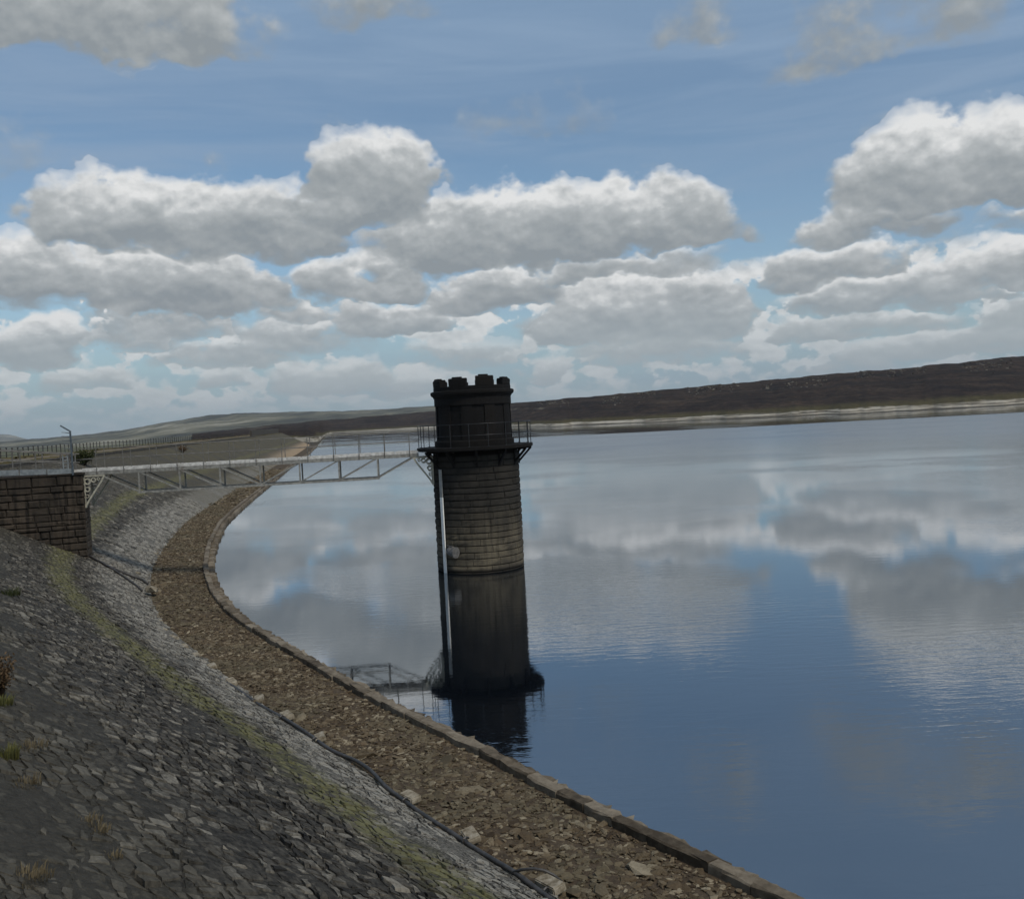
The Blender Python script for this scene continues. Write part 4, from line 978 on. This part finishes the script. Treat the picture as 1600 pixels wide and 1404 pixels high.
# ------------------------------------------------------------------ plants
def on_slope(x, y):
    """first meeting of a picture ray with the bank"""
    d_ = ray(x, y); ts = np.arange(4.0, 260.0, 0.1); q_ = _O + ts[:, None] * d_
    c_ = PU[::2]
    for k in range(0, len(ts), 100):
        w_ = q_[k:k + 100]; dd = np.sqrt(((w_[:, None, :2] - c_[None]) ** 2).sum(-1)).min(1)
        hit = np.nonzero(w_[:, 2] <= prof(dd))[0]
        if len(hit): return w_[hit[0]]
    return q_[-1]
def tuft(name, x, y, n, h, spread, material, label, cat, group=None, lean=0.5):
    p_ = on_slope(x, y); V, f, T_ = [], [], []
    for _ in range(n):
        a = random.uniform(0, 6.28); r = spread * math.sqrt(random.random()); b0 = np.array([r * math.cos(a), r * math.sin(a), -0.03])
        hh = h * random.uniform(0.35, 0.95); out = np.array([math.cos(a), math.sin(a), 0]) * hh * random.uniform(0.1, lean) + np.array([rng.normal(0, 0.1) * hh, rng.normal(0, 0.1) * hh, 0])
        w = random.uniform(0.003, 0.007) + h * 0.006; side = np.array([-math.sin(a + 0.8), math.cos(a + 0.8), 0]) * w; k = len(V)
        m1 = b0 + out * 0.35 + [0, 0, hh * 0.62]; tp = b0 + out + [0, 0, hh * random.uniform(0.75, 1.0)]
        V += [b0 - side, b0 + side, m1 + side * 0.8, m1 - side * 0.8, tp]; f += [(k, k + 1, k + 2, k + 3), (k + 3, k + 2, k + 4)]; T_ += [random.random()] * 5
    return tag(make(name, np.array(V) + p_, f, material, None, False, {'tone': T_}, p_), label, cat, group)
def shrub(name, p_, h, rx, n, leaf, material, label, cat='shrub'):
    root = empty(name, p_, label=label, cat=cat); mb = MB(); V, f, T_ = [], [], []
    tips = []
    for _ in range(14):
        a = random.uniform(0, 6.28); t1 = np.array([math.cos(a) * rx * random.uniform(0.3, 0.9), math.sin(a) * rx * random.uniform(0.3, 0.9), h * random.uniform(0.5, 0.95)])
        mid_ = t1 * [0.4, 0.4, 0.55]; mb.tube([p_ + [0, 0, -0.05], p_ + mid_, p_ + t1], [0.012 + 0.01 * h, 0.008 + 0.004 * h, 0.004], 5); tips += [t1, mid_ * 1.2, (t1 + mid_) / 2]
    mb.build('stems', 'brown_leaf', root)
    for _ in range(n):
        c_ = random.choice(tips) + rng.normal(0, 0.17, 3) * [rx, rx, h * 0.7]; c_[2] = max(c_[2], 0.02)
        d1 = rng.normal(0, 1, 3); d1 /= np.linalg.norm(d1); d2 = np.cross(d1, rng.normal(0, 1, 3)); d2 /= np.linalg.norm(d2); k = len(V)
        V += [c_ - d1 * leaf, c_ + d2 * leaf * 0.4, c_ + d1 * leaf, c_ - d2 * leaf * 0.4]; f += [(k, k + 1, k + 2, k + 3)]; T_ += [min(1, max(0, 0.25 + 0.6 * c_[2] / h + rng.normal(0, 0.2)))] * 4
    o = make('foliage', np.array(V) + p_, f, material, None, False, {'tone': T_}, p_); child(o, root); return root
shrub('shrub', on_slope(4, 1090), 0.62, 0.24, 1100, 0.035, 'brown_leaf', 'tall rust brown heath shrub growing out of the bank')
tuft('grass_tuft', 2, 1100, 160, 0.20, 0.16, 'olive_leaf', 'low olive grass clump beneath the rust brown shrub', 'grass')
tuft('grass_tuft', 15, 930, 220, 0.36, 0.30, 'green_leaf', 'dark green rush tuft alone on the grey stones', 'grass')
tuft('grass_tuft', 12, 1185, 170, 0.26, 0.12, 'olive_leaf', 'upright dull green weed on the upper bank', 'weed', lean=0.3)
for (x, y, n, h, s_, lab) in ((40, 1170, 130, 0.16, 0.26, 'sparse dry straw grass below the green weed'), (35, 1225, 120, 0.14, 0.2, 'small dry straw grass clump on the brown grout'),
                              (150, 1300, 120, 0.13, 0.16, 'thick dry orange straw tuft by a dark crevice'), (128, 1285, 120, 0.12, 0.2, 'pale flattened straw beside the orange tuft'),
                              (28, 1375, 260, 0.11, 0.26, 'broad patch of bleached dry grass on the topmost stones'), (175, 1340, 80, 0.12, 0.1, 'few thin dry stalks below the orange tuft')):
    tuft('dry_grass', x, y, n, h, s_, 'dry_leaf', lab, 'grass')
def crest_pt(x, y, Y): p_ = on_y(x, y, Y); j = np.argmin(((PU - p_[:2]) ** 2).sum(1)); return np.array([p_[0], p_[1], prof(np.linalg.norm(PU[j] - p_[:2]))])
shrub('shrub', on_slope(133, 727) + [0, 0, 0.0], 1.25, 1.0, 2600, 0.10, 'green_leaf', 'dense dark green bush on the bank behind the abutment railing')
shrub('shrub', on_slope(286, 707), 1.0, 0.55, 600, 0.11, 'brown_leaf', 'lone small dark brown bush below the crest edging')
tuft('moss_clump', 110, 890, 40, 0.05, 0.2, 'olive_leaf', 'tiny olive grass clump on the mossy band by the abutment', 'grass')

# ------------------------------------------------------------------ haze
hv = [(sx * 13000, sy, sz) for sz in (-8, 420) for (sx, sy) in ((-1, -400), (1, -400), (1, 13500), (-1, 13500))]
haze = make('haze', hv, [(3, 2, 1, 0), (4, 5, 6, 7), (0, 1, 5, 4), (1, 2, 6, 5), (2, 3, 7, 6), (3, 0, 4, 7)], 'haze'); tag(haze, 'thin blue distance haze over the valley', kind='stuff')
